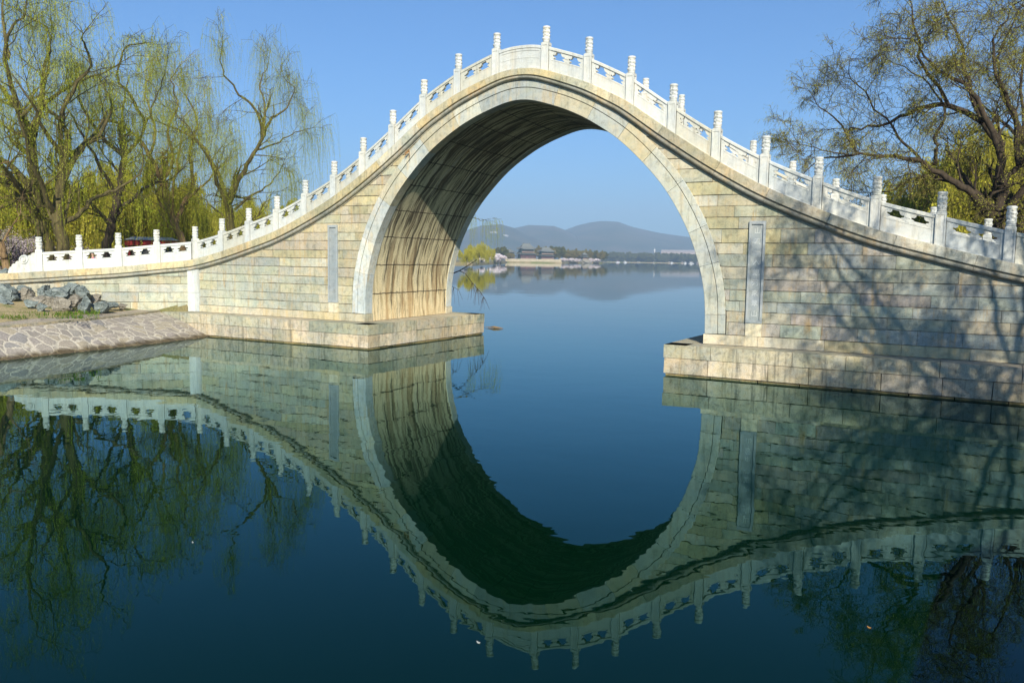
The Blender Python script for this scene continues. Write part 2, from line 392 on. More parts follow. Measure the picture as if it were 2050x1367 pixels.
def wall_blocks(u0, u1, far):
    mb = MB(); bk = MB()
    step = .045
    z = .80 if u0 >= UC or u1 <= -UC else 1.06
    zs = [z]
    while zs[-1] < 7.6: zs.append(zs[-1]+random.uniform(.27, .36))
    g = .0045
    for r in range(len(zs)-1):
        z0, z1 = zs[r], zs[r+1]; u = u0-random.uniform(0, .8)
        while u < u1:
            L = random.uniform(.7, 1.9); a, b = max(u, u0), min(u+L, u1); u += L
            if b-a < .1: continue
            j1, j2, j3, j4 = [random.uniform(-.007, .007) for _ in range(4)]
            n = max(1, round((b-a)/step)); us = np.linspace(a+g, b-g, n+1)
            cols = []
            for x in us:
                fx = (x-a)/(b-a); wv = .006*noise.noise(Vector((x*3, z0*5, 1)))
                lo = max(z0+g+j1*(1-fx)+j2*fx+wv, ez(x)-.02) if abs(x) < 6.22 else z0+g+j1*(1-fx)+j2*fx+wv
                hi = min(z1-g+j3*(1-fx)+j4*fx+wv, zt(x)-.34)
                cols.append((x, lo, hi) if hi-lo > .012 else None)
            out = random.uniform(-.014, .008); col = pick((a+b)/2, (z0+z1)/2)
            run = []
            for c in cols+[None]:
                if c is not None: run.append(c); continue
                if len(run) > 1:
                    vs, fs = [], []
                    for x, lo, hi in run:
                        e = .006
                        vs += [G(x, out-.05, lo, far), G(x, out-e*0, lo+e, far), G(x, out, hi-e, far), G(x, out-.05, hi, far)]
                    k = len(run)
                    for i in range(k-1):
                        for j in range(3): fs.append((4*i+j, 4*i+4+j, 4*i+5+j, 4*i+1+j))
                    fs += [(0, 1, 2, 3), tuple(4*(k-1)+j for j in (3, 2, 1, 0))]
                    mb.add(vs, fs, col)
                run = []
    # mortar behind the joints
    us = np.linspace(u0, u1, max(2, int((u1-u0)/.12)))
    vs, fs = [], []
    zb = z
    for x in us:
        lo = max(zb, ez(x)-.05) if abs(x) < 6.22 else zb; hi = max(lo+.001, zt(x)-.3)
        vs += [G(x, -.028, lo, far), G(x, -.028, hi, far)]
    for i in range(len(us)-1): fs.append((2*i, 2*i+2, 2*i+3, 2*i+1))
    bk.add(vs, fs)
    w = mb.build('spandrel_wall', M['wall'], bridge)
    bk.build('mortar_joint', M['mortar'], w, fixn=False)
    return w

for far in (False, True):
    wall_blocks(-13.6, -.5, far); wall_blocks(.5, 13.6, far)
    for s in (-1, 1):
        a, b = (14.12, 21.5)
        w = wall_blocks(*((a, b) if s > 0 else (-b, -a)), far); w.name = 'wing_wall'

# arch rings (voussoirs): inner and outer band, both faces
def ring(far):
    mb = MB(); joints = []
    s0, s1 = .26, ARCL-.26
    def band(d0, d1, out, blocks):
        for a, b, col in blocks:
            n = max(2, int((b-a)/.14)); ss = np.linspace(a+.004, b-.004, n+1); vs, fs = [], []
            for s in ss:
                p, q = arcp(s, d0), arcp(s, d1)
                e = .008
                pe, qe = arcp(s, d0+e), arcp(s, d1-e)
                vs += [G(p.x, -.40, p.y, far), G(p.x, out-e, p.y, far), G(pe.x, out, pe.y, far), G(qe.x, out, qe.y, far), G(q.x, out-e, q.y, far), G(q.x, -.40, q.y, far)]
            for i in range(n):
                for j in range(6): fs.append((6*i+j, 6*i+6+j, 6*i+6+(j+1) % 6, 6*i+(j+1) % 6))
            fs += [tuple(range(6)), tuple(6*n+j for j in range(5, -1, -1))]
            mb.add(vs, fs, col)
    def cuts():
        c = [s0]
        while c[-1] < s1-.5: c.append(min(s1, c[-1]+random.uniform(.85, 1.35)))
        if s1-c[-1] > 1e-6: c[-1] = s1
        out = []
        for a, b in zip(c, c[1:]):
            k = random.uniform(.86, 1.08); base = random.choice([(.53, .52, .45), (.49, .50, .46), (.55, .49, .36), (.45, .46, .43)])
            mid = (a+b)/2
            if mid < ARCL*.22: base = random.choice([(.60, .60, .56), (.56, .58, .57)])
            out.append((a, b, tuple(v*k for v in base)))
        return out
    c = cuts(); band(0, .335, .0, c); band(.35, .54, .012, c)
    return mb.build('arch_ring', M['ring'], bridge)
ring(False); ring(True)

# vault
mb = MB(); uvs = []; ns = 90; ny = 24
ss = np.linspace(0, ARCL, ns+1)
for i, s in enumerate(ss):
    for j in range(ny+1):
        y = .395+(W-.79)*j/ny; p = arcp(s, .02+.008*noise.noise(Vector((s*1.1, y*1.2, 0))))
        mb.v.append((p.x-K*y, y, p.y)); uvs.append((s, y))
for i in range(ns):
    for j in range(ny):
        mb.f.append((i*(ny+1)+j, (i+1)*(ny+1)+j, (i+1)*(ny+1)+j+1, i*(ny+1)+j+1)); mb.c.append((1, 1, 1))
mb.build('vault', M['soffit'], bridge, smooth=True, fixn=False, uv=uvs)

# plinth course under walls and ring
def plinth(far, s):
    mb = MB(); u = 5.66
    while u < 13.6:
        L = random.uniform(1.0, 2.0); b = min(13.6, u+L); 
        if 13.6-b < .4: b = 13.6
        col = random.choice([(.58, .51, .37), (.62, .56, .44), (.57, .49, .32), (.60, .53, .40)]); k = random.uniform(.9, 1.08)
        mb.box(u+.004, b-.004, -.42, .035, .80, 1.055, tuple(v*k for v in col), fn=lambda x, o, z: G(s*x, o, z, far)); u = b
    return mb.build('plinth', M['ring'], bridge)
for far in (False, True):
    for s in (-1, 1):
        plinth(far, s)
        mb = MB()   # corner pilaster
        for (za, zb_) in ((.80, 1.5), (1.506, 2.50)):
            for a, b in ((13.60, UC), (UC, 14.12)):
                mb.box(a, b, -.1, .05, za, zb_, (.60, .60, .56), fn=lambda x, o, z: G(s*x, o, z, far))
        mb.build('pilaster', M['marble'], bridge)

# cornice: flat band over a round moulding, cut in blocks
def cornice(far):
    band = MB(); mould = MB()
    u = -21.5
    while u < 21.5:
        L = random.uniform(1.1, 1.7); b = min(21.5, u+L)
        for cpt in (-UC, UC):
            if u < cpt < b: b = cpt
        if 21.5-b < .4: b = 21.5
        n = max(2, int((b-u)/.15)); us = np.linspace(u, b, n+1)
        def sweep(mb, prof, col, gap):
            vs, fs = [], []; k = len(prof)
            for i, x in enumerate(us):
                xx = x+(gap if i == 0 else -gap if i == n else 0)
                if abs(abs(x)-UC) < 1e-5: xx = x
                th = math.atan(slope(xx)*(1)) ; a = abs(xx); wdt = 1 if a > 4 else .72+.28*a/4
                for (d, o) in prof:
                    d2 = d*wdt
                    uu = xx+math.sin(th)*d2; 
                    if abs(abs(xx)-UC) < 1e-5: uu = xx
                    elif a < UC and abs(uu) > UC: uu = math.copysign(UC-1e-4, uu)
                    elif a > UC and abs(uu) < UC: uu = math.copysign(UC+1e-4, uu)
                    vs.append(G(uu, o, zt(xx)-math.cos(th)*d2, far))
            for i in range(n):
                for j in range(k): fs.append((k*i+j, k*i+k+j, k*i+k+(j+1) % k, k*i+(j+1) % k))
            fs += [tuple(range(k)), tuple(k*n+j for j in range(k-1, -1, -1))]
            mb.add(vs, fs, col)
        mid = (u+b)/2; kk = random.uniform(.85, 1.1)
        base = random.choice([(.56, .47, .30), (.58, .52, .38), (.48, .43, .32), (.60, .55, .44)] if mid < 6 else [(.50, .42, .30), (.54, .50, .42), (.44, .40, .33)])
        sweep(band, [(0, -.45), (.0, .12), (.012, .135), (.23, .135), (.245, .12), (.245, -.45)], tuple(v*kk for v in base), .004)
        r, c0 = .062, .325
        tor = [(.246, -.3), (.246, .045), (.262, .045)]
        for q in range(7):
            an = PI*(q/6); tor.append((c0-r*math.cos(an), .045+.085*math.sin(an)))
        tor += [(c0+r+.004, .02), (c0+r+.03, .02), (c0+r+.03, -.3)]
        dk = .62 if mid > 0 else .85  # moulding tint darkened: stain plus painted shade of the overhanging band
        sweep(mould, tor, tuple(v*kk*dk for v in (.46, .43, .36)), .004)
        u = b
    band.build('cornice', M['cornice'], bridge); 
    mould.build('moulding', M['cornice'], bridge)
cornice(False); cornice(True)

# deck with steps
mb = MB(); us = [-21.5+.33*i for i in range(131)]
us = [u for u in us if u < 21.5]+[21.5]
for a, b in zip(us, us[1:]):
    z = min(zt(a), zt(b))+.02; z2 = z
    vs = [G(a, -.2, z), G(b, -.2, z), G(b, -.2, z, True), G(a, -.2, z, True)]
    mb.add(vs, [(0, 1, 2, 3)])
    for e in (a, b):
        mb.add([G(e, -.2, z-.2), G(e, -.2, z), G(e, -.2, z, True), G(e, -.2, z-.2, True)], [(0, 1, 2, 3)])
mb.c = [(.45, .42, .36)]*len(mb.f)
mb.build('deck', M['top'], bridge, fixn=False)

# posts
HP = 1.231
def make_post():
    mb = MB(); w = .11; col = (.64, .63, .58)
    # shaft with recessed face panels
    def sh(z0, z1, h): mb.box(-h, h, -h, h, z0, z1, col)
    mb.box(-w+.012, w-.012, -w+.012, w-.012, -.25, .765, col)
    for sx in (-1, 1):
        for sy in (-1, 1):
            mb.box(min(sx*w, sx*(w-.038)), max(sx*w, sx*(w-.038)), min(sy*w, sy*(w-.038)), max(sy*w, sy*(w-.038)), -.25, .765, col)
    for z0, z1 in ((-.25, .06), (.70, .768)): mb.box(-w-.001, w+.001, -w-.001, w+.001, z0, z1, col)
    mb.box(-.095, .095, -.095, .095, .765, .785, col)
    shaft = mb.build('railing_post', M['marble'])
    cap = MB(); random.seed(3)
    prof = [(.78, .085), (.795, .100), (.812, .104), (.822, .092), (.835, .092), (.845, .103)]
    zz = .86
    while zz < 1.14: prof.append((zz, .100+.006*math.sin((zz-.86)*68))); zz += .0155
    prof += [(1.145, .098), (1.152, .090), (1.165, .090), (1.172, .106), (1.205, .107), (1.222, .098), (1.231, .07)]
    def carve(a, z):
        if .86 < z < 1.14:
            return 1+.20*noise.noise(Vector((math.cos(a)*2.6, math.sin(a)*2.6, z*22)))+.07*math.sin(5*a+40*z)*math.sin(46*z)
        return 1
    cap.lathe(prof, 26, (.64, .63, .58), fn=carve)
    c = cap.build('carved_cap', M['marble'], shaft, smooth=False)
    return shaft
PU = [.81, 2.14, 3.40, 4.60, 5.80, 7.04, 8.33, 9.66, 11.05, 12.43, 13.85, 15.2, 16.55, 17.9, 19.25]
proto = make_post(); first = True
for far in (False, True):
    for s in (-1, 1):
        for u in PU:
            o = proto if first else copy_tree(proto)
            first = False
            o.location = G(s*u, -.10, zt(u), far)
            a = 0 if u < UC else (FL/2 if u == UC else FL)
            o.rotation_euler = (0, 0, (a*s if not far else -a*s)*1)
            o.parent = bridge

# balustrade panels
HOLE0 = [(-.17, .37), (.17, .37), (.165, .395), (.12, .41), (.125, .435), (.185, .455), (.185, .485), (.125, .485), (.088, .515), (.075, .565),
        (-.075, .565), (-.088, .515), (-.125, .485), (-.185, .485), (-.185, .455), (-.125, .435), (-.12, .41), (-.165, .395)]
HOLE = [(x*1.0, .462+(v-.462)*1.06) for x, v in HOLE0]
def panel(ua, ub, far, crown=False):
    mb = MB(); kq = random.uniform(.92, 1.03); col = tuple(v*kq for v in (.64, .63, .58))
    if random.random() < .25: col = (.55, .53, .45)
    s = 1 if ua >= 0 or crown else -1
    a, b = ua+.118, ub-.112; L = b-a
    N = 10
    outer = [(a+L*i/N, .0) for i in range(N+1)]+[(b-L*i/N, .66) for i in range(N+1)]
    loops = [outer]
    if not crown:
        sc_ = min(1, L/1.04)
        for cx in (a+L*.5-L*.225, a+L*.5+L*.225):
            loops.append([(cx+x*sc_, v) for x, v in HOLE])
    flat = [p for l in loops for p in l]
    tris = tessellate_polygon([[Vector((p[0], p[1], 0)) for p in l] for l in loops])
    def P(u, v, o): return G(u, -.10+o, zt(u)+v-.005, far)
    for th, sgn in ((.05, 1), (-.05, -1)):
        mb.add([P(u, v, th) for u, v in flat], [tuple(t) for t in tris], col)
    base = 0
    for l in loops:
        k = len(l); vs = [P(u, v, .05) for u, v in l]+[P(u, v, -.05) for u, v in l]
        mb.add(vs, [(i, (i+1) % k, k+(i+1) % k, k+i) for i in range(k)], col)
    # swept strips: hand rail, foot rail, stiles
    def strip(v0, v1, th, aa, bb, ch=.012):
        n = max(2, int((bb-aa)/.12)); vs, fs = [], []
        prof = [(v0, -th), (v0, th), (v1-ch, th), (v1, th-ch), (v1, -th+ch), (v1-ch, -th)]; k = 6
        for i in range(n+1):
            u = aa+(bb-aa)*i/n
            for v, o in prof: vs.append(P(u, v, o))
        for i in range(n):
            for j in range(k): fs.append((k*i+j, k*i+k+j, k*i+k+(j+1) % k, k*i+(j+1) % k))
        fs += [tuple(range(k)), tuple(k*n+j for j in range(k-1, -1, -1))]
        mb.add(vs, fs, col)
    strip(.60, .685, .078, a-.004, b+.004, .02)
    strip(-.02, .03, .064, a, b)
    strip(.03, .60, .060, a, a+.07, 0.001); strip(.03, .60, .060, b-.07, b, 0.001)
    strip(.325, .352, .057, a+.07, b-.07, .006)
    if not crown:   # centre baluster bulb between the two openings
        cu = (a+b)/2
        for z0, z1, hw, th in ((.36, .40, .05, .058), (.40, .455, .035, .054), (.455, .50, .06, .062), (.50, .55, .04, .056)):
            strip(z0, z1, th, cu-hw*.8, cu+hw*.8, .008)
    else:
        strip(.03, .09, .062, a+.07, b-.07); strip(.53, .60, .062, a+.07, b-.07)
    o = mb.build('railing_panel', M['marble'], bridge, fixn=True)
    return o
for far in (False, True):
    cp = panel(-.81, .81, far, True)
    for u0, u1 in zip(PU, PU[1:]):
        panel(u0, u1, far); panel(-u1, -u0, far)

# drum stones closing the wing balustrades
def drum(s, far):
    mb = MB(); u0 = 19.25+.112
    prof = [(0, 0), (0, .66), (.06, .69), (.13, .67), (.15, .60), (.19, .62), (.25, .60), (.27, .55), (.30, .60), (.37, .635), (.45, .62), (.52, .56), (.545, .47), (.55, .42), (.60, .43), (.66, .40),
            (.68, .33), (.73, .345), (.79, .31), (.81, .24), (.86, .23), (.90, .16), (.92, .06), (.93, 0)]
    def P(u, v, o): return G(s*(u0+u), -.10+o, zt(u0+u)+v-.01, far)
    tris = tessellate_polygon([[Vector((p[0], p[1], 0)) for p in prof]])
    for th in (.07, -.07): mb.add([P(u, v, th) for u, v in prof], [tuple(t) for t in tris], (.60, .60, .56))
    k = len(prof); mb.add([P(u, v, .07) for u, v in prof]+[P(u, v, -.07) for u, v in prof], [(i, (i+1) % k, k+(i+1) % k, k+i) for i in range(k)], (.60, .60, .56))
    for r0, r1, o in ((.15, .115, .10), (.08, .0, .105)):
        for side in (1, -1):
            n = 20; vs = []
            for rr, oo in ((r0, .06), (r0, o), (r1, o), (r1, .06)):
                for j in range(n): vs.append(P(.40+rr*math.cos(2*PI*j/n), .465+rr*math.sin(2*PI*j/n), side*oo))
            mb.add(vs, [(q*n+j, q*n+(j+1) % n, (q+1)*n+(j+1) % n, (q+1)*n+j) for q in range(3) for j in range(n)], (.60, .60, .56))
    mb.build('drum_stone', M['marble'], bridge)
for far in (False, True):
    for s in (-1, 1): drum(s, far)

# tablets
def tablet(uc, far, chars=None):
    mb = MB(); c = (.35, .375, .385); h = .205
    def B(a, b, o0, o1, z0, z1, col=c): mb.box(a, b, o0, o1, z0, z1, col, fn=lambda x, o, z: G(x, o, z, far))
    B(uc-h+.06, uc+h-.06, -.04, .016, 1.47, 3.90, (.31, .335, .345))
    B(uc-h, uc-h+.06, -.04, .055, 1.40, 3.98); B(uc+h-.06, uc+h, -.04, .055, 1.40, 3.98)
    B(uc-h+.06, uc+h-.06, -.04, .055, 1.40, 1.47); B(uc-h+.06, uc+h-.06, -.04, .055, 3.90, 3.98)
    t = mb.build('tablet', M['slate'], bridge)
    mb = MB(); mb.box(uc-h, uc+h, -.04, .03, 1.062, 1.395, (.70, .62, .47), fn=lambda x, o, z: G(x, o, z, far)); mb.build('tablet_base', M['ring'], bridge)
    if chars:
        letters(chars, t, uc, far)
def text_mesh(ch, size):
    cu = bpy.data.curves.new('inscription', 'FONT'); cu.body = ch; cu.size = size; cu.extrude = .002; cu.align_x = 'CENTER'; cu.resolution_u = 1
    ob = bpy.data.objects.new('inscription', cu); COL.objects.link(ob)
    dg = bpy.context.evaluated_depsgraph_get(); me = bpy.data.meshes.new_from_object(ob.evaluated_get(dg))
    bpy.data.objects.remove(ob); return me
def letters(chars, parent, uc, far):
    mb = MB()
    for i, ch in enumerate(chars):
        me = text_mesh(ch, .17)
        if not len(me.vertices): continue
        xs = [v.co.x for v in me.vertices]; ys = [v.co.y for v in me.vertices]; cx, cy = (min(xs)+max(xs))/2, (min(ys)+max(ys))/2
        zc = 3.74-i*.262
        mb.add([G(uc+(v.co.x-cx), .0185+v.co.z, zc+v.co.y-cy, far) for v in me.vertices], [tuple(p.vertices) for p in me.polygons], (.54, .56, .56))
        bpy.data.meshes.remove(me)
    if mb.v: mb.build('inscription', M['slate'], parent)
tablet(6.945, False, '山流一入銀河來翠山'); tablet(-7.03, False); tablet(6.945, True); tablet(-7.03, True)
mb = MB()
for i, ch in enumerate('橋帶玉'):
    me = text_mesh(ch, .26)
    if len(me.vertices):
        xs = [v.co.x for v in me.vertices]; ys = [v.co.y for v in me.vertices]; cx, cy = (min(xs)+max(xs))/2, (min(ys)+max(ys))/2
        mb.add([G(-.36+i*.36+(v.co.x-cx), -.10+.0505+v.co.z*.5, zt(-.36+.36*i)+.31+v.co.y-cy) for v in me.vertices], [tuple(p.vertices) for p in me.polygons], (.72, .70, .64))
if mb.v: mb.build('inscription', M['marble'], cp)

# pier ledges: stone courses round each foot
def course(mb, path, z0, z1, inset, depth, pal, lmin=1.0, lmax=2.0, gap=.006):
    """blocks along an open polyline path (outer face on the right-hand side), mitred by overlap"""
    for (p, q) in zip(path, path[1:]):
        p, q = Vector(p), Vector(q); t = (q-p); Ln = t.length; t /= Ln; n = Vector((t.y, -t.x))
        s = 0
        while s < Ln-1e-4:
            e = min(Ln, s+random.uniform(lmin, lmax))
            if Ln-e < .35: e = Ln
            k = random.uniform(.82, 1.1); col = tuple(v*k for v in random.choice(pal)); j = random.uniform(-.012, .006)
            a = p+t*(s+(gap if s > 0 else inset)); b = p+t*(e-(gap if e < Ln else inset))
            o0, o1 = -inset+j, -inset+j-depth
            zz0, zz1 = z0+gap, z1-gap*.5
            P = []
            for c_ in (a, b):
                for o in (o1, o0):
                    for z in (zz0, zz1): P.append((c_.x+n.x*o+random.uniform(-.006, .006), c_.y+n.y*o+random.uniform(-.006, .006), z+(random.uniform(-.008, .004) if z1 < .79 else 0)))
            # slightly chamfered front edges
            mb.add(P, [(0, 1, 3, 2), (4, 6, 7, 5), (0, 4, 5, 1), (2, 3, 7, 6), (0, 2, 6, 4), (1, 5, 7, 3)], col); s = e
LP = [(.52, .47, .36), (.46, .43, .33), (.56, .50, .38), (.40, .39, .30), (.52, .44, .34)]
for s in (-1, 1):
    xe = 4.87
    if s < 0: path = [(-14.6, -.90), (-xe, -.845), (-xe-.02, 6.30), (-16, 6.35)]
    else: path = [(16, 6.35), (xe+.02, 6.30), (xe, -.845), (15.2, -.90)]
    mb = MB()
    course(mb, path, .455, .80, .0, .6, LP)
    course(mb, path, .05, .455, .015, .6, [(.56, .47, .35), (.50, .42, .32), (.58, .49, .38), (.46, .40, .30)], .9, 1.6, .008)
    course(mb, path, -.6, .045, .05, .6, [(.24, .19, .09), (.30, .23, .11), (.20, .17, .09)], .7, 1.5, .012)
    top = MB(); x0, x1 = sorted((s*(xe+.5), s*16))
    top.box(x0, x1, -.35, 5.8, .60, .787, (.46, .40, .31))
    lo = mb.build('pier_ledge', M['ledge'], bridge)
    top.build('ledge_paving', M['top'], bridge)

# ------------------------------------------------------------------ water, bed, land
def sheet(name, x0, x1, y0, y1, z, mat, kind='structure'):
    mb = MB(); mb.add([(x0, y0, z), (x1, y0, z), (x1, y1, z), (x0, y1, z)], [(0, 1, 2, 3)])
    return tag(mb.build(name, mat, fixn=False), kind=kind)
BX = (-6600, 3600, -900, 6600)
sheet('lake_bed', *BX, -2.0, M['bed'])
sheet('water', BX[0]+20, BX[1]-20, BX[2]+20, BX[3]-20, 0, M['water'])

def slab(name, pts, z, mat, depth=3, bev=1.0, zb=-1.9):
    """land: flat top, skirt sloping outward into the lake"""
    P = [Vector((p[0], p[1])) for p in pts]; n = len(P)
    area = sum(P[i].x*P[(i+1) % n].y-P[(i+1) % n].x*P[i].y for i in range(n))
    if area < 0: P = P[::-1]
    mb = MB(); V = [Vector((p.x, p.y, 0)) for p in P]
    tris = tessellate_polygon([V]); mb.add([(p.x, p.y, z) for p in P], [tuple(t) for t in tris])
    O = []
    for i in range(n):
        t = (P[(i+1) % n]-P[i-1]).normalized(); O.append(P[i]+Vector((t.y, -t.x))*bev)
    mb.add([(p.x, p.y, z) for p in P]+[(p.x, p.y, zb) for p in O], [(i, (i+1) % n, n+(i+1) % n, n+i) for i in range(n)])
    return tag(mb.build(name, mat, fixn=True), kind='structure')

# near left bank: offset strips from the water edge
BE = [(-14.6, -1.0), (-14.15, -1.76), (-13.3, -3.8), (-12.55, -5.86), (-12.15, -8.16), (-12.0, -11), (-12.3, -16), (-13.5, -22), (-16, -30)]      # bank top edge
WE = [(-12.2, -.75), (-11.93, -1.44), (-11.62, -3.6), (-11.38, -5.63), (-11.07, -8.77), (-10.9, -11.5), (-11.1, -16), (-12.2, -22), (-14.6, -30)]  # waterline
def resamp(P, n):
    P = [Vector(p) for p in P]; d = [0]
    for a, b in zip(P, P[1:]): d.append(d[-1]+(b-a).length)
    out = []
    for i in range(n):
        s = d[-1]*i/(n-1); out.append((np.interp(s, d, [p.x for p in P]), np.interp(s, d, [p.y for p in P])))
    return out
nb = 220; BE2, WE2 = resamp(BE, nb), resamp(WE, nb)
mb = MB(); cols_ = 9
for (bx, by), (wx, wy) in zip(BE2, WE2):
    for j in range(cols_):
        t = j/(cols_-1)*1.35; x = bx+(wx-bx)*t; y = by+(wy-by)*t; z = .80-.80*t
        z += (.035+.05*t)*noise.noise(Vector((x*3.2, y*3.2, 0)))*(t > 0) + (.06*math.sin(PI*min(t, 1)))
        mb.v.append((x, y, z))
for i in range(nb-1):
    for j in range(cols_-1): mb.f.append((i*cols_+j, i*cols_+j+1, (i+1)*cols_+j+1, (i+1)*cols_+j)); mb.c.append((1, 1, 1))
tag(mb.build('stone_embankment', M['flag'], smooth=True, fixn=True), kind='structure')
def land_strip(name, offs_, mat, sub=nb):
    mb = MB(); k = len(offs_)
    for i, (bx, by) in enumerate(BE2):
        for (o, z) in offs_:
            x = bx-o; y = by
            zz = z+(.05*noise.noise(Vector((x*.7, y*.7, 3))) if o > .9 else 0)
            mb.v.append((x, y, zz))
    for i in range(nb-1):
        for j in range(k-1): mb.f.append((i*k+j, i*k+j+1, (i+1)*k+j+1, (i+1)*k+j)); mb.c.append((1, 1, 1))
    return tag(mb.build(name, mat, smooth=True), kind='structure')
land_strip('path', [(.28, .835), (.6, .85), (.95, .87)], M['path'])
land_strip('bank', [(.93, .872), (1.3, .92), (1.8, .98), (2.5, 1.03), (3.2, 1.12), (4, 1.25), (5.2, 1.45), (7, 1.7), (10, 1.85), (20, 1.95), (60, 2.0)], M['soil'])
mb = MB(); i = 0    # kerb of long irregular stones along the bank
while i < nb-6:
    k = random.choice([7, 9, 12]); j = min(nb-1, i+k); a, b = Vector(BE2[i]), Vector(BE2[j]); t = (b-a).normalized(); dz = random.uniform(-.015, .012)
    a2, b2 = a+t*.01, b-t*.01
    P = [(c_.x+o, c_.y, z+dz) for c_ in (a2, b2) for o in (-.34, .04) for z in (.70, .855)]
    kk = random.uniform(.85, 1.1)
    mb.add(P, [(0, 1, 3, 2), (4, 6, 7, 5), (0, 4, 5, 1), (2, 3, 7, 6), (0, 2, 6, 4), (1, 5, 7, 3)], tuple(v*kk for v in (.44, .38, .29))); i = j
tag(mb.build('kerb', M['ledge']), 'low rough stone kerb running along the top of the paved embankment', 'kerb')

# land behind the bridge, left
def A(x, d): p = azp(x, d); return (p.x, p.y)
slab('left_shore', [(-13.7, 5.9), (-14.5, 12), A(850, 55), A(868, 90), A(880, 160), A(500, 230), A(0, 260), A(-600, 220), A(-700, 60), (-60, 0), (-30, -6.0), (-19.8, -5.1), (-14.2, -.1), (-14.0, 2)], 1.75, M['field'])
slab('far_shore', [A(884, 150), A(894, 330), A(905, 420), A(945, 430), A(975, 520), A(1010, 640), A(1015, 740), A(1125, 740), A(1140, 800), A(1205, 860), A(1215, 1500), A(1400, 1560), A(1700, 1300), A(1900, 900), A(2400, 1000), A(2400, 2900), A(1400, 3000), A(1000, 3000), A(0, 3000), A(-700, 2500), A(-700, 240)], 1.0, M['field'])
slab('right_shore', [(13.6, 6.0), (14.5, 11), A(1880, 60), A(1800, 110), A(1750, 220), A(1900, 400), A(2600, 300), (160, 40), (120, -60), (18, -60), (13.2, -24), (13.6, -15), (16.2, -8), (17.6, -4.2), (14.0, .3)], 1.75, M['field'])

# hills
def hill(name, prof, d0, d1, d2, seed):
    """ridge profile in picture columns, crest at distance d1, foot at d0 in front and d2 behind"""
    mb = MB(); xs = np.linspace(prof[0][0], prof[-1][0], 150); px = [p[0] for p in prof]; py = [p[1] for p in prof]; nr = 26
    for i, x in enumerate(xs):
        H = at(x, float(np.interp(x, px, py)), d1).z
        for j in range(nr):
            t = j/(nr-1); d = d0+(d2-d0)*t; tc = (d1-d0)/(d2-d0)
            s = t/tc if t < tc else (1-t)/(1-tc)
            s = s*s*(3-2*s); p = azp(x, d)
            rg = noise.fractal(Vector((p.x*.0016, p.y*.0016, seed)), 1.0, 2.0, 5)
            z = .5+max(0, H-1)*(s+.22*rg*s*(1-s)*2.4); mb.v.append((p.x, p.y, z))
    for i in range(len(xs)-1):
        for j in range(nr-1): mb.f.append((i*nr+j, i*nr+j+1, (i+1)*nr+j+1, (i+1)*nr+j)); mb.c.append((1, 1, 1))
    return tag(mb.build(name, M['hill'], smooth=True), kind='structure')
HILLS = []
HILLS.append(hill('hill', [(880, 500), (930, 462), (962, 452), (1001, 449), (1029, 457), (1050, 469), (1090, 485), (1150, 505)], 2300, 3100, 3900, 1))
HILLS.append(hill('hill', [(930, 500), (1000, 470), (1029, 457), (1057, 451), (1085, 452), (1108, 453), (1130, 461), (1160, 476), (1240, 503)], 2500, 3700, 4500, 5))
HILLS.append(hill('hill', [(1040, 500), (1090, 478), (1130, 461), (1154, 452), (1180, 446), (1204, 443), (1235, 445), (1263, 455), (1318, 467), (1346, 471), (1377, 475), (1500, 482), (1700, 478), (1900, 470), (2300, 485)], 2600, 4300, 5200, 9))
HILLS.append(hill('hill', [(-500, 440), (-100, 432), (200, 436), (420, 428), (600, 434), (760, 446), (900, 462), (1000, 500)], 2500, 3500, 4600, 14))

# ------------------------------------------------------------------ trees
def npmesh(name, V, Fq, col, mat, parent, tri=False):
    """V (n,3), Fq (m,4) quads, col (m,3) per face"""
    me = bpy.data.meshes.new(name); k = 3 if tri else 4; mN = len(Fq)
    me.vertices.add(len(V)); me.vertices.foreach_set('co', np.asarray(V, dtype=np.float32).ravel())
    me.loops.add(mN*k); me.loops.foreach_set('vertex_index', np.asarray(Fq, dtype=np.int32).ravel())
    me.polygons.add(mN); me.polygons.foreach_set('loop_start', np.arange(0, mN*k, k, dtype=np.int32)); me.polygons.foreach_set('loop_total', np.full(mN, k, dtype=np.int32))
    me.update(calc_edges=True)
    a = me.color_attributes.new('tint', 'FLOAT_COLOR', 'CORNER'); c = np.ones((mN, 4), np.float32); c[:, :3] = col
    a.data.foreach_set('color', np.repeat(c, k, axis=0).ravel()); me.materials.append(mat)
    o = bpy.data.objects.new(name, me); COL.objects.link(o); o.parent = parent; return o

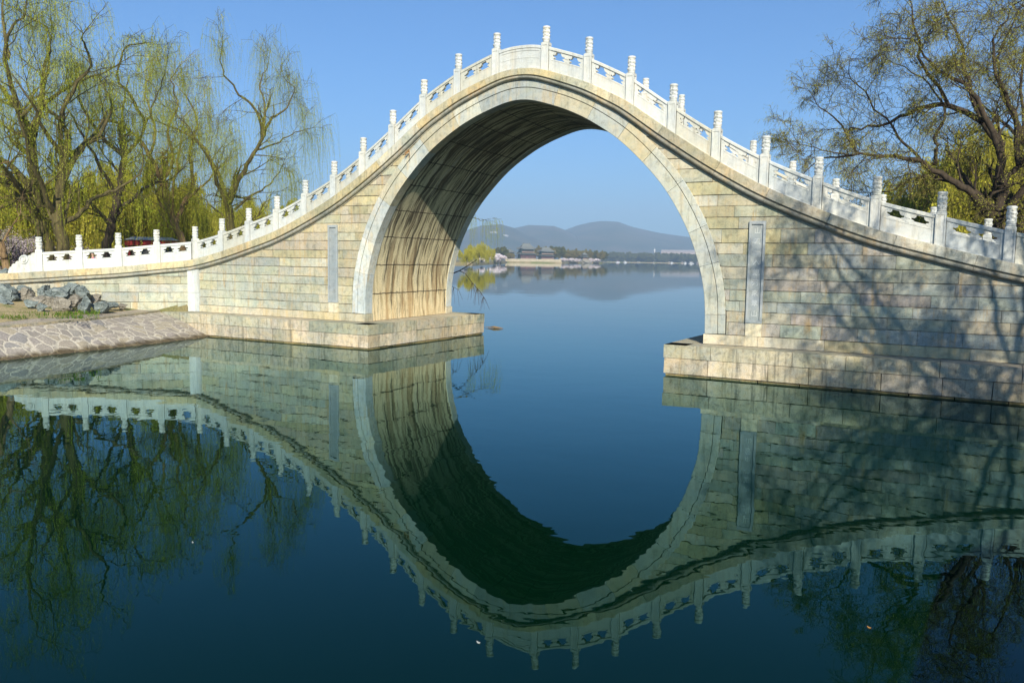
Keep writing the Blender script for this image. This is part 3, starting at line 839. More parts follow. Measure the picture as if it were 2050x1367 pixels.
class Tree:
    def __init__(s, seed):
        s.r = random.Random(seed); s.n = np.random.default_rng(seed); s.seg = []; s.tips = []
    def limb(s, pts, r0, r1, spawn=1.0, lvl=0, kids=None, up=.35, ln=None):
        """smooth a guide polyline, store it and grow branches off it"""
        P = [Vector(p) for p in pts]; out = []
        for i in range(len(P)-1):
            p0 = P[max(i-1, 0)]; p1 = P[i]; p2 = P[i+1]; p3 = P[min(i+2, len(P)-1)]
            for j in range(4):
                t = j/4; out.append(.5*((2*p1)+(p2-p0)*t+(2*p0-5*p1+4*p2-p3)*t*t+(3*p1-p0-3*p2+p3)*t**3))
        out.append(P[-1]); n = len(out)
        out = [p+Vector((s.r.gauss(0, .04), s.r.gauss(0, .04), s.r.gauss(0, .03)))*(1 if 0 < i < n-1 else 0) for i, p in enumerate(out)]
        rad = [(r0+(r1-r0)*(i/(n-1)))*.8 for i in range(n)]
        s.seg.append((out, rad)); L = sum((b-a).length for a, b in zip(out, out[1:]))
        k = kids if kids is not None else int(L*spawn)
        for q in range(k):
            t = .25+.75*(q+s.r.random())/max(k, 1) if k else 0
            t = min(t, 1); i = min(n-2, int(t*(n-1))); p = out[i].lerp(out[i+1], t*(n-1)-i); d = (out[i+1]-out[i]).normalized()
            s.branch(p, d, (ln or s.ln)*(1.15-.5*t)*s.r.uniform(.7, 1.25), max(.012, rad[i]*.38), 1, up)
        s.branch(out[-1], (out[-1]-out[-2]).normalized(), (ln or s.ln)*.8, r1*.9, 1, up)
    def branch(s, p, d, L, r, lvl, up):
        a = Vector((s.r.gauss(0, 1), s.r.gauss(0, 1), s.r.gauss(0, .7))); a = (a-d*a.dot(d)).normalized()
        ang = s.r.uniform(.45, 1.1) if lvl > 0 else .2
        v = (d*math.cos(ang)+a*math.sin(ang)).normalized(); n = 6 if lvl < 3 else 4; st = L/n; pts = [p.copy()]; q = p.copy()
        for i in range(n):
            v = (v+Vector((s.r.gauss(0, .17), s.r.gauss(0, .17), s.r.gauss(0, .12)+up*.14*(1 if i < n*.6 else s.curl)))).normalized()
            q = q+v*st; pts.append(q.copy())
        s.seg.append((pts, [max(.006, r*(1-.75*i/n)) for i in range(n+1)]))
        if lvl >= s.maxl:
            for i in range(1, n+1): s.tips.append((pts[i], v))
            return
        k = s.kids[lvl]
        for j in range(k):
            t = .2+.8*(j+s.r.random())/k; i = min(n-1, int(t*n)); s.branch(pts[i].lerp(pts[i+1], min(1, t*n-i)), v, L*s.r.uniform(.42, .7), max(.008, r*.5), lvl+1, up*.8)
        s.branch(q, v, L*.55, max(.008, r*.35), lvl+1, up*.6)
    def wood(s, parent, mat, name='trunk', split=None):
        V, Fc, Cc = [], [], []
        b = 0
        for pts, rad in s.seg:
            n = 7 if rad[0] > .1 else 5 if rad[0] > .035 else 3; k = len(pts)
            P = np.array([tuple(p) for p in pts]); T = np.gradient(P, axis=0); T /= np.linalg.norm(T, axis=1, keepdims=True)+1e-9
            R = np.cross(T, (.31, .27, .91)); R /= np.linalg.norm(R, axis=1, keepdims=True)+1e-9; S = np.cross(T, R)
            an = np.arange(n)*2*PI/n; rr = np.array(rad)[:, None, None]
            ring_ = P[:, None, :]+rr*(R[:, None, :]*np.cos(an)[None, :, None]+S[:, None, :]*np.sin(an)[None, :, None])
            V.append(ring_.reshape(-1, 3)); i, j = np.meshgrid(np.arange(k-1), np.arange(n), indexing='ij'); i = i.ravel(); j = j.ravel(); j2 = (j+1) % n
            Fc.append(np.stack([b+i*n+j, b+i*n+j2, b+(i+1)*n+j2, b+(i+1)*n+j], 1)); b += k*n
        Fq = np.concatenate(Fc); return npmesh(name, np.concatenate(V), Fq, np.ones((len(Fq), 3)), mat, parent)
    def crown(s, parent, per=2, L=(1, 2.6), w=.012, leaves=8, ll=.10, lw=.022, cols=((.30, .33, .06), (.22, .27, .05), (.38, .38, .10)), twig=(.20, .20, .06), spread=.5, droop=1.0, name='crown'):
        tp = np.array([tuple(p) for p, v in s.tips]); tv = np.array([tuple(v) for p, v in s.tips]); n0 = len(tp)
        rg = s.n; idx = rg.permutation(np.repeat(np.arange(n0), max(1, int(math.ceil(per)))))[:int(n0*per)]; n = len(idx)
        p = tp[idx]; v = tv[idx]; Ls = rg.uniform(L[0], L[1], n)
        h = v+rg.normal(0, .55, (n, 3)); h[:, 2] *= .6; h /= np.linalg.norm(h, axis=1, keepdims=True)+1e-9
        t = np.linspace(0, 1, 6)[None, :, None]; sp = rg.uniform(.25, 1, n)*spread
        pos = p[:, None, :]+h[:, None, :]*(sp*Ls)[:, None, None]*(1-(1-t)**2)*.6
        pos[:, :, 2] -= droop*(Ls[:, None]*(np.linspace(0, 1, 6)[None, :]**1.5))
        pos += np.cumsum(rg.normal(0, .02, pos.shape), axis=1)
        lowz = s.base+.3; pos[:, :, 2] = np.maximum(pos[:, :, 2], lowz)
        ax = rg.normal(0, 1, (n, 3)); ax[:, 2] = 0; ax /= np.linalg.norm(ax, axis=1, keepdims=True)+1e-9
        wv = w*(1-.5*t)*ax[:, None, :]; A_ = pos-wv; B_ = pos+wv
        V = np.stack([A_, B_], 2).reshape(-1, 3); base = (np.arange(n)*12)[:, None]; seg = np.arange(5)[None, :]*2
        a = (base+seg).ravel(); Fq = np.stack([a, a+1, a+3, a+2], 1); C = np.tile(np.array(twig), (len(Fq), 1))
        # leaves
        m = n*leaves; si = np.repeat(np.arange(n), leaves); tt = rg.uniform(.1, 1, m)*5; i0 = np.minimum(tt.astype(int), 4); f = (tt-i0)[:, None]
        c0 = pos[si, i0]*(1-f)+pos[si, i0+1]*f
        d = rg.normal(0, .5, (m, 3)); d[:, 2] -= .9*droop; d /= np.linalg.norm(d, axis=1, keepdims=True); sd = np.cross(d, rg.normal(0, 1, (m, 3))); sd /= np.linalg.norm(sd, axis=1, keepdims=True)+1e-9
        l_ = ll*rg.uniform(.6, 1.3, m)[:, None]; q0 = c0; q1 = c0+d*l_*.5+sd*lw; q2 = c0+d*l_; q3 = c0+d*l_*.5-sd*lw
        V2 = np.stack([q0, q1, q2, q3], 1).reshape(-1, 3); F2 = (np.arange(m)*4)[:, None]+np.arange(4)[None, :]+len(V)
        cc = np.array(cols)[rg.integers(0, len(cols), n)][si]*rg.uniform(.8, 1.2, (m, 1))
        return npmesh(name, np.concatenate([V, V2]), np.concatenate([Fq, F2]), np.concatenate([C, cc]), M['leaf'], parent)

def world_limbs(origin, d, limbs, r):
    out = []
    for (pts, r0, r1, sl) in limbs:
        n = len(pts); out.append(([at(x, y, d+sl*(i/(n-1)))-origin for i, (x, y) in enumerate(pts)], r0, r1))
    return out

def image_tree(name, label, d, limbs, seed, ln, kids, maxl, bark, base_z=1.7, up=.35, curl=-.25, spawn=1.0, group=None, gen=2, cr_kw={}, cat='tree'):
    x, y = limbs[0][0][0]; o = at(x, y, d); o.z = base_z
    root = tag(empty(name, o), label, cat, group); T = Tree(seed); T.ln = ln; T.kids = kids; T.maxl = maxl; T.curl = curl; T.base = 0
    wl = world_limbs(o, d, limbs, None)
    # root the trunk in the ground
    p0 = wl[0][0][0]; wl[0] = ([Vector((p0.x, p0.y, -.3))]+wl[0][0], wl[0][1], wl[0][2])
    for k, (pts, r0, r1) in enumerate(wl): T.limb(pts, r0, r1, spawn=spawn, up=up)
    # generic limbs towards and away from the viewer
    main = wl[0][0]; r = T.r
    for g in range(gen):
        p = main[-1] if g % 2 else main[len(main)//2]; a = r.uniform(0, 2*PI); fwd = Vector((fw.x, fw.y, 0)).normalized()*(1 if g % 2 else -1)
        q = [p]; v = (fwd+Vector((0, 0, 1.0))+Vector((r.gauss(0, .3), r.gauss(0, .3), 0))).normalized()
        for i in range(3):
            v = (v+Vector((r.gauss(0, .15), r.gauss(0, .15), .05))).normalized(); q.append(q[-1]+v*ln*.9)
        T.limb(q, wl[0][2]*.7, .03, spawn=spawn*.8, up=up)
    T.wood(root, M[bark]); T.crown(root, **cr_kw); return root

G1 = ((.42, .46, .04), (.32, .40, .03), (.54, .54, .08))
wk = dict(per=.95, L=(.35, 1.9), leaves=10, ll=.07, lw=.0085, w=.004, cols=G1, twig=(.21, .22, .03))
# --- left willows, nearest the bridge last
image_tree('willow_tree', 'old willow at the far left edge with several thick ascending limbs behind the railing', 42,
  [([(92, 505), (82, 440), (70, 360), (62, 290)], .42, .26, 0), ([(62, 290), (40, 225), (15, 190), (-20, 150)], .24, .08, -1), ([(62, 290), (75, 240), (95, 205), (150, 165), (200, 150)], .18, .05, 2),
   ([(80, 420), (40, 350), (5, 320), (-40, 300)], .22, .08, 2), ([(40, 225), (10, 120), (20, 60), (50, 30)], .14, .04, -1.5), ([(75, 240), (85, 160), (100, 90), (95, 55)], .13, .04, 1), ([(15, 120), (10, 60), (5, 0), (20, -60)], .10, .03, 1)],
  11, 2.3, [0, 4, 3], 3, 'bark', cr_kw=wk, gen=3)
image_tree('willow_tree', 'twin trunked willow just right of the far left one, with a limb bending right', 40,
  [([(125, 505), (112, 430), (122, 370), (128, 320)], .36, .22, 0), ([(122, 370), (160, 300), (200, 270), (225, 215)], .2, .06, 1), ([(128, 320), (120, 270), (135, 200), (180, 130), (170, 90)], .16, .05, -1.5),
   ([(115, 450), (160, 430), (185, 400), (230, 380), (280, 350)], .16, .05, 1), ([(128, 320), (90, 260), (60, 200)], .14, .05, -2)],
  12, 2.1, [0, 4, 3], 3, 'bark', cr_kw=wk, gen=2)
image_tree('willow_tree', 'dark trunked willow with a high narrow crown above the second railing posts', 47,
  [([(212, 500), (222, 455), (236, 400), (243, 350), (248, 312)], .34, .2, 0), ([(248, 312), (200, 270), (165, 215), (155, 175)], .15, .05, 1), ([(248, 312), (272, 290), (290, 250), (262, 190), (235, 160), (245, 105), (262, 90)], .13, .04, -1),
   ([(232, 430), (270, 395), (300, 370), (330, 365)], .14, .05, 1), ([(222, 455), (190, 420), (165, 385)], .12, .04, -1), ([(290, 250), (310, 200), (330, 150)], .08, .03, 1)],
  13, 2.1, [0, 4, 3], 3, 'bark_dark', cr_kw=wk, gen=2)
image_tree('willow_tree', 'tan barked willow leaning left beside the red kiosk', 50,
  [([(365, 485), (345, 440), (332, 390), (325, 360)], .28, .2, 0), ([(325, 360), (300, 310), (275, 275), (230, 245), (180, 240)], .17, .05, 1), ([(325, 360), (345, 320), (335, 260), (355, 215), (340, 160)], .13, .04, -1.5),
   ([(350, 450), (368, 410), (385, 360), (380, 300), (395, 240), (370, 190)], .18, .04, 1), ([(368, 410), (400, 380), (430, 345)], .11, .04, -1), ([(300, 310), (310, 250), (290, 190), (300, 150)], .10, .03, 2)],
  14, 2.1, [0, 4, 3], 3, 'bark_pale', cr_kw=wk, gen=2)
image_tree('willow_tree', 'forked willow nearest the arch with long strands hanging over the railing', 46,
  [([(462, 480), (462, 435), (458, 405)], .30, .22, 0), ([(458, 405), (440, 360), (420, 310), (385, 275), (345, 255)], .17, .05, 1.5), ([(458, 405), (475, 365), (500, 320), (525, 278)], .19, .10, -1),
   ([(525, 278), (515, 225), (480, 190), (450, 150), (440, 120)], .11, .03, -1), ([(525, 278), (545, 235), (575, 215), (590, 175)], .10, .03, 1), ([(470, 420), (500, 395), (530, 375), (560, 345)], .10, .03, -1), ([(455, 440), (425, 415), (400, 392)], .08, .03, 1),
   ([(525, 278), (530, 220), (520, 170), (530, 145)], .08, .03, 2), ([(515, 300), (560, 285), (590, 265)], .07, .03, -1)],
  15, 2.0, [0, 4, 3], 3, 'bark', cr_kw=dict(wk, L=(.9, 3.0)), gen=1)
image_tree('leaning_tree', 'bare brown trunk leaning in from the left picture edge', 36,
  [([(14, 530), (4, 500), (-12, 450), (-40, 380)], .2, .13, 0), ([(-40, 380), (-80, 300), (-110, 200)], .12, .04, 1)], 16, 1.8, [0, 3, 2], 3, 'bark_pale', cr_kw=dict(wk, leaves=3), gen=1)
# willow behind the left pier, its twigs hang into the arch opening
image_tree('willow_tree', 'slender willow behind the left pier with bare twigs trailing into the arch opening', 52,
  [([(850, 560), (862, 500), (880, 450)], .22, .14, 0), ([(880, 450), (905, 425), (930, 425), (962, 442)], .08, .02, 0)], 17, 1.1, [0, 2, 2], 2, 'bark', cr_kw=dict(wk, L=(.8, 2.2), per=2, leaves=7), gen=0, spawn=.8)
mbt = MB()
tw = empty('fallen_branch', at(890, 545, 34)); tag(tw, 'thin bare willow branch drooping beside the left pier above the water', 'branch')
o0 = tw.location
def twig(pts, r0, r1): 
    P = [at(x, y, 34)-o0 for x, y in pts]; mbt.tube(P, [r0+(r1-r0)*i/(len(P)-1) for i in range(len(P))], 4, (.1, .08, .06))
twig([(880, 552), (905, 548), (920, 542), (935, 533), (955, 520)], .03, .012)
twig([(920, 542), (932, 548), (945, 566), (962, 585), (972, 600), (980, 620)], .018, .005)
twig([(890, 566), (908, 575), (918, 580), (926, 600)], .014, .004)
rr = random.Random(5)
for k in range(26):
    x0, y0 = rr.choice([(945, 566), (955, 577), (962, 585), (968, 594), (908, 575), (915, 579)]); ln_ = rr.uniform(14, 36); dx = rr.uniform(-9, 9)
    twig([(x0, y0), (x0+dx*.5, y0+ln_*.4), (x0+dx, y0+ln_)], .006, .003)
mbt.build('twigs', M['bark_dark'], tw)

# --- right big tree behind the bridge
image_tree('spreading_tree', 'large dark spreading tree behind the right end with low limb reaching over the railing', 31,
  [([(2003, 475), (2003, 450), (1998, 425)], .34, .28, 0),
   ([(1998, 440), (1971, 418), (1936, 379), (1894, 355), (1848, 326), (1796, 316), (1725, 309), (1640, 318)], .19, .03, -2),
   ([(1998, 425), (2006, 368), (2003, 305), (1964, 246), (1901, 214), (1841, 218), (1760, 252), (1700, 258)], .21, .03, 1),
   ([(2003, 305), (1965, 215), (1930, 170), (1880, 140), (1830, 80)], .13, .03, -1), ([(1964, 246), (1935, 160), (1925, 90), (1895, 30)], .11, .03, 1.5),
   ([(1894, 355), (1850, 352), (1800, 372), (1760, 386)], .08, .02, -1), ([(1870, 330), (1876, 290), (1874, 262), (1893, 222), (1860, 170), (1800, 130)], .09, .02, 0),
   ([(2006, 368), (2040, 330), (2080, 280), (2120, 200)], .14, .04, 0), ([(1720, 309), (1680, 250), (1640, 215)], .06, .02, 1), ([(1700, 312), (1650, 300), (1600, 290)], .04, .015, -1),
   ([(2040, 330), (2030, 230), (1998, 150), (1990, 80), (2030, 10)], .12, .03, 1.5), ([(1901, 214), (1850, 130), (1830, 60), (1820, 0)], .08, .02, -1), ([(1848, 326), (1800, 270), (1740, 200), (1700, 150)], .07, .02, 1)],
  21, 1.45, [0, 5, 4], 3, 'bark_dark', up=.22, curl=.0, spawn=1.7, gen=2, cr_kw=dict(per=2.0, L=(.2, .65), leaves=3, ll=.05, lw=.008, w=.0042, cols=((.36, .38, .05), (.38, .33, .07), (.48, .48, .08)), twig=(.17, .14, .06), spread=1.5, droop=.28))
image_tree('spreading_tree', 'second dark tree at the right picture edge with steep limbs', 36,
  [([(2100, 480), (2095, 400), (2075, 330)], .28, .2, 0), ([(2075, 330), (2050, 270), (2010, 200), (2000, 120), (2040, 20)], .14, .03, 0), ([(2075, 330), (2110, 240), (2100, 140), (2080, 40)], .14, .04, 1), ([(2095, 400), (2040, 425), (2010, 400)], .08, .03, -1), ([(2050, 270), (2045, 150), (2060, 60)], .09, .03, 1)],
  22, 1.5, [0, 4, 4], 3, 'bark_dark', up=.3, curl=-.1, spawn=1.5, gen=2, cr_kw=dict(per=2.0, L=(.2, .65), leaves=3, ll=.05, lw=.008, w=.0042, cols=((.36, .38, .05), (.38, .33, .07), (.48, .48, .08)), twig=(.17, .14, .06), spread=1.5, droop=.28))

# --- generic willow for the background, copied
def generic_tree(seed, H, ln, kids, maxl, bark, cr_kw, up=.35, curl=-.6, nl=6, spread_=.8, trunk_h=.22, name='willow_tree'):
    T = Tree(seed); T.ln = ln; T.kids = kids; T.maxl = maxl; T.curl = curl; T.base = 0; root = empty(name)
    r = T.r; p = [Vector((0, 0, -.3)), Vector((r.gauss(0, .1), r.gauss(0, .1), H*trunk_h*.5)), Vector((r.gauss(0, .25), r.gauss(0, .25), H*trunk_h))]
    T.limb(p, H*.026, H*.018, kids=1, up=up)
    for k in range(nl):
        a = 2*PI*(k+r.random()*.7)/nl; v = Vector((math.cos(a)*spread_, math.sin(a)*spread_, 1.15)).normalized(); q = [p[-1].copy()]
        for i in range(4):
            v = (v+Vector((r.gauss(0, .16), r.gauss(0, .16), .02))).normalized(); q.append(q[-1]+v*H*.145*r.uniform(.8, 1.1))
        T.limb(q, H*(.011 if name != 'bank_tree' else .0085), .03, up=up, spawn=.9)
    T.wood(root, M[bark]); T.crown(root, **cr_kw); return root
yk = dict(per=5, L=(1.5, 4.6), leaves=6, ll=.26, lw=.05, w=.014, cols=((.40, .38, .035), (.32, .33, .03), (.46, .42, .06)), twig=(.30, .27, .05))
bgC = generic_tree(33, 11, 2.0, [0, 4, 3], 2, 'bark', dict(yk, per=1.6, L=(1.0, 3.6), leaves=7, cols=((.52, .47, .05), (.42, .42, .04), (.56, .50, .08))), nl=8, spread_=.9)
bgA = generic_tree(31, 11, 2.2, [0, 3, 3], 2, 'bark', yk); bgB = generic_tree(32, 11, 2.4, [0, 3, 3], 2, 'bark', yk, nl=7)
LBG = 'yellow green weeping willow in the hazy row behind the left hand trees'
r_ = random.Random(9)
spots = []
for i, x in enumerate(np.linspace(-120, 600, 17)):
    spots.append((x+r_.uniform(-14, 14), r_.uniform(84, 150), r_.uniform(.8, 1.0)))
for i, x in enumerate(np.linspace(-60, 330, 6)):
    spots.append((x, r_.uniform(62, 76), r_.uniform(.78, .95)))
for i, (x, d, s) in enumerate(spots):
    o = bgA if i == 0 else bgB if i == 1 else copy_tree((bgA, bgB)[i % 2])
    o.location = azp(x, d, 1.7); s2 = s*.9*(d/105 if d > 80 else 1); o.scale = (s2, s2, s2*.92); o.rotation_euler = (0, 0, r_.uniform(0, 6.28))
    tag(o, LBG, 'willow', 'background willows on the left shore')
for i, (x, d, s) in enumerate([(1745, 82, .62), (1800, 74, .74), (1860, 68, .80), (1915, 66, .95), (1985, 62, 1.02), (2050, 60, 1.12), (2110, 66, 1.1)]):
    o = copy_tree((bgA, bgB)[i % 2]); o.location = azp(x, d, 1.7); o.scale = (s, s, s*.9); o.rotation_euler = (0, 0, r_.uniform(0, 6.28))
    tag(o, 'yellow green weeping willow in the row behind the dark spreading tree at the right', 'willow', 'background willows on the right shore')
# willows at the water seen through the arch
for x, d, s, lb in [(912, 150, .45, 'yellow willow nearest the arch edge on the far bank'), (933, 230, .52, 'second yellow willow on the far bank seen through the arch'), (958, 300, .82, 'tallest yellow willow on the far bank seen through the arch'), (978, 330, .68, 'yellow willow beside the pale blossom bush on the far bank'), (945, 390, .8, 'willow set back behind the others on the far bank in the arch')]:
    o = bgC if x == 912 else copy_tree(bgC); o.location = azp(x if d > 200 else x-35, d, 1.0); o.scale = (s, s, s); o.rotation_euler = (0, 0, x); tag(o, lb, 'willow', 'willows on the far bank seen through the arch')

# olive round trees of the far shore
ok = dict(per=4, L=(.3, .9), leaves=7, ll=.45, lw=.16, w=.02, cols=((.13, .15, .05), (.17, .15, .06), (.10, .12, .04)), twig=(.12, .10, .06), spread=1.3, droop=.4)
far1 = generic_tree(41, 11, 2.0, [0, 4, 3], 2, 'bark', ok, up=.4, curl=0, nl=7, name='far_tree')
far2 = generic_tree(42, 10, 2.2, [0, 4, 3], 2, 'bark_dark', dict(ok, cols=((.24, .20, .07), (.20, .19, .06), (.28, .22, .08))), up=.4, curl=0, nl=6, name='far_tree')
tag(far1, 'round bare topped tree left of the tall lakeside hall', 'tree'); far1.location = azp(1003, 700, 1); far1.scale = (1.25,)*3
tag(far2, 'low green tree in front of the left lakeside hall', 'tree'); far2.location = azp(1019, 745, 1); far2.scale = (.85,)*3
bt = [(1088, 790, 1.25), (1100, 800, 1.2), (1110, 815, 1.25), (1119, 800, 1.2), (1129, 830, 1.05), (1138, 815, 1.0), (1147, 835, 1.1), (1156, 850, 1.05), (1166, 860, 1.1), (1178, 850, 1.05), (1188, 855, 1.0), (1198, 858, 1.0), (1206, 880, .95), (1050, 800, .9), (1070, 800, 1.0)]
for x, d, s in bt:
    o = copy_tree(far2 if x % 3 else far1); o.location = azp(x, d, 1.0); o.scale = (s*1.3, s*1.3, s*1.22); o.rotation_euler = (0, 0, x); tag(o, 'olive brown tree in the row behind the lakeside halls', 'tree', 'olive trees behind the lakeside halls')
for x in np.arange(1204, 1420, 5.2):
    d = r_.uniform(1530, 1640); s = r_.uniform(1.9, 2.4); o = copy_tree(far1); o.location = azp(x+r_.uniform(-2, 2), d, -4.0); o.scale = (s*1.2, s*1.2, s); o.rotation_euler = (0, 0, x)
    tag(o, 'dull green tree in the distant line along the far side of the lake', 'tree', 'distant tree line across the lake')

# blossom bushes
bk = dict(per=2, L=(.15, .5), leaves=5, ll=.07, lw=.02, w=.008, cols=((.60, .50, .50), (.68, .60, .60), (.50, .40, .42)), twig=(.12, .08, .07), spread=1.4, droop=.1)
bush = generic_tree(51, 2.6, .9, [0, 4, 3], 2, 'bark_dark', bk, up=.5, curl=.3, nl=8, spread_=1.0, trunk_h=.1, name='blossom_bush')
first = True
for x, d in [(8, 52), (28, 56), (48, 60), (70, 58), (-15, 50), (150, 64), (185, 66), (240, 68), (275, 70)]:
    o = bush if first else copy_tree(bush); first = False; o.location = azp(x, d, 1.7); s = r_.uniform(.95, 1.35); o.scale = (s,)*3; o.rotation_euler = (0, 0, x)
    tag(o, 'pale pink blossoming bush under the willows behind the left railing', 'bush', 'blossom bushes behind the left railing')
bushF = generic_tree(52, 6, 1.6, [0, 4, 3], 2, 'bark_dark', dict(bk, leaves=8, ll=.5, lw=.2, w=.02, cols=((.80, .72, .74), (.70, .60, .64), (.86, .82, .80))), up=.4, curl=.1, nl=8, spread_=1.3, trunk_h=.08, name='blossom_bush')
first = True
for x, d, s in [(988, 560, 1.1), (996, 580, 1.15), (1003, 600, 1.0), (963, 420, .6), (1128, 790, .8), (1139, 795, .75), (1148, 800, .8), (1156, 806, .75), (1182, 830, .85), (1190, 840, .8), (1198, 846, .75), (940, 400, .7)]:
    o = bushF if first else copy_tree(bushF); first = False; o.location = azp(x, d, 1.0); o.scale = (s*1.2, s*1.2, s); o.rotation_euler = (0, 0, x)
    tag(o, 'pale pink blossoming bush at the water edge seen through the arch', 'bush', 'far blossom bushes seen through the arch')

# trees on the near right bank whose shadows fall over the right half of the bridge (outside the picture)
T_near = generic_tree(61, 13, 2.1, [0, 4, 3], 3, 'bark_dark', dict(per=1.4, L=(.3, .8), leaves=3, ll=.07, lw=.012, w=.005, cols=((.24, .26, .06),), twig=(.12, .1, .05), droop=.6), up=.3, curl=-.2, nl=12, spread_=.95, trunk_h=.2, name='bank_tree')
for i, (x, y, s, rz, lb) in enumerate([(19.6, -9.9, 1.0, .4, 'bare branching tree on the near right bank, closer to the bridge'), (24.5, -15.6, 1.1, 2.2, 'bare branching tree on the near right bank, farther from the bridge'), (26.5, -10.5, 1.05, 4.1, 'bare branching tree on the near right bank, farthest from the water')]):
    o = T_near if i == 0 else copy_tree(T_near); o.location = (x, y, 1.7); o.scale = (s,)*3; o.rotation_euler = (0, 0, rz); tag(o, lb, 'tree')

# ------------------------------------------------------------------ rocks
def rock(name, loc, sx, sy, sz, seed, mat, label, group=None):
    import bmesh
    bm = bmesh.new(); bmesh.ops.create_icosphere(bm, subdivisions=4, radius=1)
    r = random.Random(seed); off = Vector((seed*3.1, seed*1.7, seed*.9)); pl = [(Vector((r.gauss(0, 1), r.gauss(0, 1), r.gauss(0, .8))).normalized(), r.uniform(.45, .8)) for _ in range(14)]
    for v in bm.verts:
        n = v.co.normalized(); c = n.copy()
        for pn, pd in pl:
            dd = c.dot(pn)
            if dd > pd: c -= pn*(dd-pd)*.92
        c *= 1+.30*noise.fractal(n*1.9+off, 1, 2, 5)+.05*noise.noise(n*7+off)
        v.co = Vector((c.x*sx, c.y*sy, c.z*sz))
    me = bpy.data.meshes.new(name); bm.to_mesh(me); bm.free(); me.materials.append(mat)
    me.polygons.foreach_set('use_smooth', [True]*len(me.polygons))
    try: me.set_sharp_from_angle(angle=math.radians(32))
    except Exception: pass
    o = bpy.data.objects.new(name, me); COL.objects.link(o); o.location = loc; o.rotation_euler = (0, 0, r.uniform(0, 6)); tag(o, label, 'rock', group); return o
# picture column, row of centre, width px, height px, distance, colour, label
RK = [(8, 566, 58, 34, 29.6, 'b', 'long flat blue grey rock topmost at the left picture edge'), (13, 588, 56, 36, 28.2, 'b', 'big bulging blue grey rock at the left edge under the flat one'),
      (10, 605, 40, 22, 27.6, 'b', 'low grey rock at the foot of the leftmost stack on the grass'), (42, 573, 34, 14, 30.2, 'b', 'small blue grey rock right of the topmost flat rock'),
      (52, 578, 44, 14, 29.4, 'b', 'slim slanting blue grey rock above the pale tan boulder'), (49, 590, 44, 22, 28.8, 't', 'pale tan boulder under the slim slanting rock'), (88, 582, 34, 26, 29.2, 'b', 'pointed blue grey rock in the middle of the pile'),
      (78, 598, 42, 20, 28.2, 't', 'low tan rock in front of the pointed one'), (122, 589, 54, 22, 28.6, 'b', 'wide smooth blue rock near the centre of the pile'), (143, 576, 46, 18, 29.8, 'b', 'grey rock on top right of the pile with striped face'),
      (168, 585, 40, 20, 29.0, 'b', 'blue rock jutting out right over a dark hollow'), (124, 610, 44, 26, 27.6, 't', 'tan rock with a round hollow in front of the pile'), (168, 611, 34, 32, 27.8, 'b', 'upright grey rock at the right front of the pile'),
      (206, 613, 44, 18, 28.4, 'b', 'low separate blue rock rightmost of the pile'), (100, 603, 34, 18, 28.2, 't', 'small tan rock between the two front tan rocks'), (150, 600, 30, 18, 28.4, 't', 'small pale rock wedged under the blue rocks'),
      (60, 606, 26, 13, 27.4, 'b', 'small blue rock at the foot of the tan boulder'), (84, 614, 22, 12, 27.0, 'b', 'small dark rock at the front edge of the grass'), (226, 609, 26, 12, 29.2, 'b', 'small low rock beyond the rightmost blue rock'), (244, 612, 22, 10, 29.8, 't', 'small pale rock farthest right beside the ledge'), (104, 577, 28, 14, 30.4, 'b', 'small jagged rock at the back of the pile'), (30, 596, 26, 14, 28.9, 't', 'small brown rock wedged beside the big bulging one'), (190, 598, 30, 16, 29.6, 't', 'tan rock half buried against the bridge wall')]
for i, (x, y, w, h, d, c, lb) in enumerate(RK):
    k = d/F; p = at(x, y, d*(1.0/math.cos(math.atan((x-1025)/F)))); rock('garden_rock', p-Vector((0, 0, h*k*.15)), w*k*.58, w*k*.48, h*k*.78, i+2, M['rock_blue' if c == 'b' else 'rock_tan'], lb, 'rockery beside the left end of the bridge')

# grass tufts round the rocks
n = 2600; rg = np.random.default_rng(4); V = []; Fq = []; C = []
for i in range(n):
    x_, y_ = rg.uniform(0, 200), rg.uniform(612, 634); p = atz(x_, y_, 1.0)
    if noise.noise(p*.9) < -.02 and rg.random() < .9: continue
    d = Vector(rg.normal(0, 1, 3)); d.z = 0; d = d.normalized()*.014; hh = rg.uniform(.05, .13); t_ = Vector((rg.normal(0, .03), rg.normal(0, .03), hh)); b = len(V)
    p.z = .93
    V += [tuple(p-d), tuple(p+d), tuple(p+t_+d*.3), tuple(p+t_-d*.3)]; Fq.append((b, b+1, b+2, b+3)); C.append((.08, .15, .02) if rg.random() < .7 else (.22, .24, .06))
g_ = npmesh('grass', np.array(V), np.array(Fq), np.array(C), M['leaf'], None); tag(g_, 'short green grass growing in patches round the rocks on the left bank', 'grass', kind='stuff')

# floating twig by the left pier
fb = MB(); o0 = atz(985, 657, .0); fb.tube([Vector((-.35, 0, .03)), Vector((-.1, .03, .05)), Vector((.1, 0, .05)), Vector((.35, -.02, .04)), Vector((.55, 0, .02))], [.006, .015, .05, .035, .008], 6, (.4, .3, .2))
fb.tube([Vector((-.35, 0, .03)), Vector((-.6, .05, .01))], .006, 4); fb.tube([Vector((-.2, 0, .02)), Vector((-.1, -.1, .02)), Vector((.1, -.12, .01))], .01, 4)
o = fb.build('driftwood', M['bark_pale']); o.location = o0; tag(o, 'small piece of driftwood floating beside the corner of the left pier', 'driftwood')

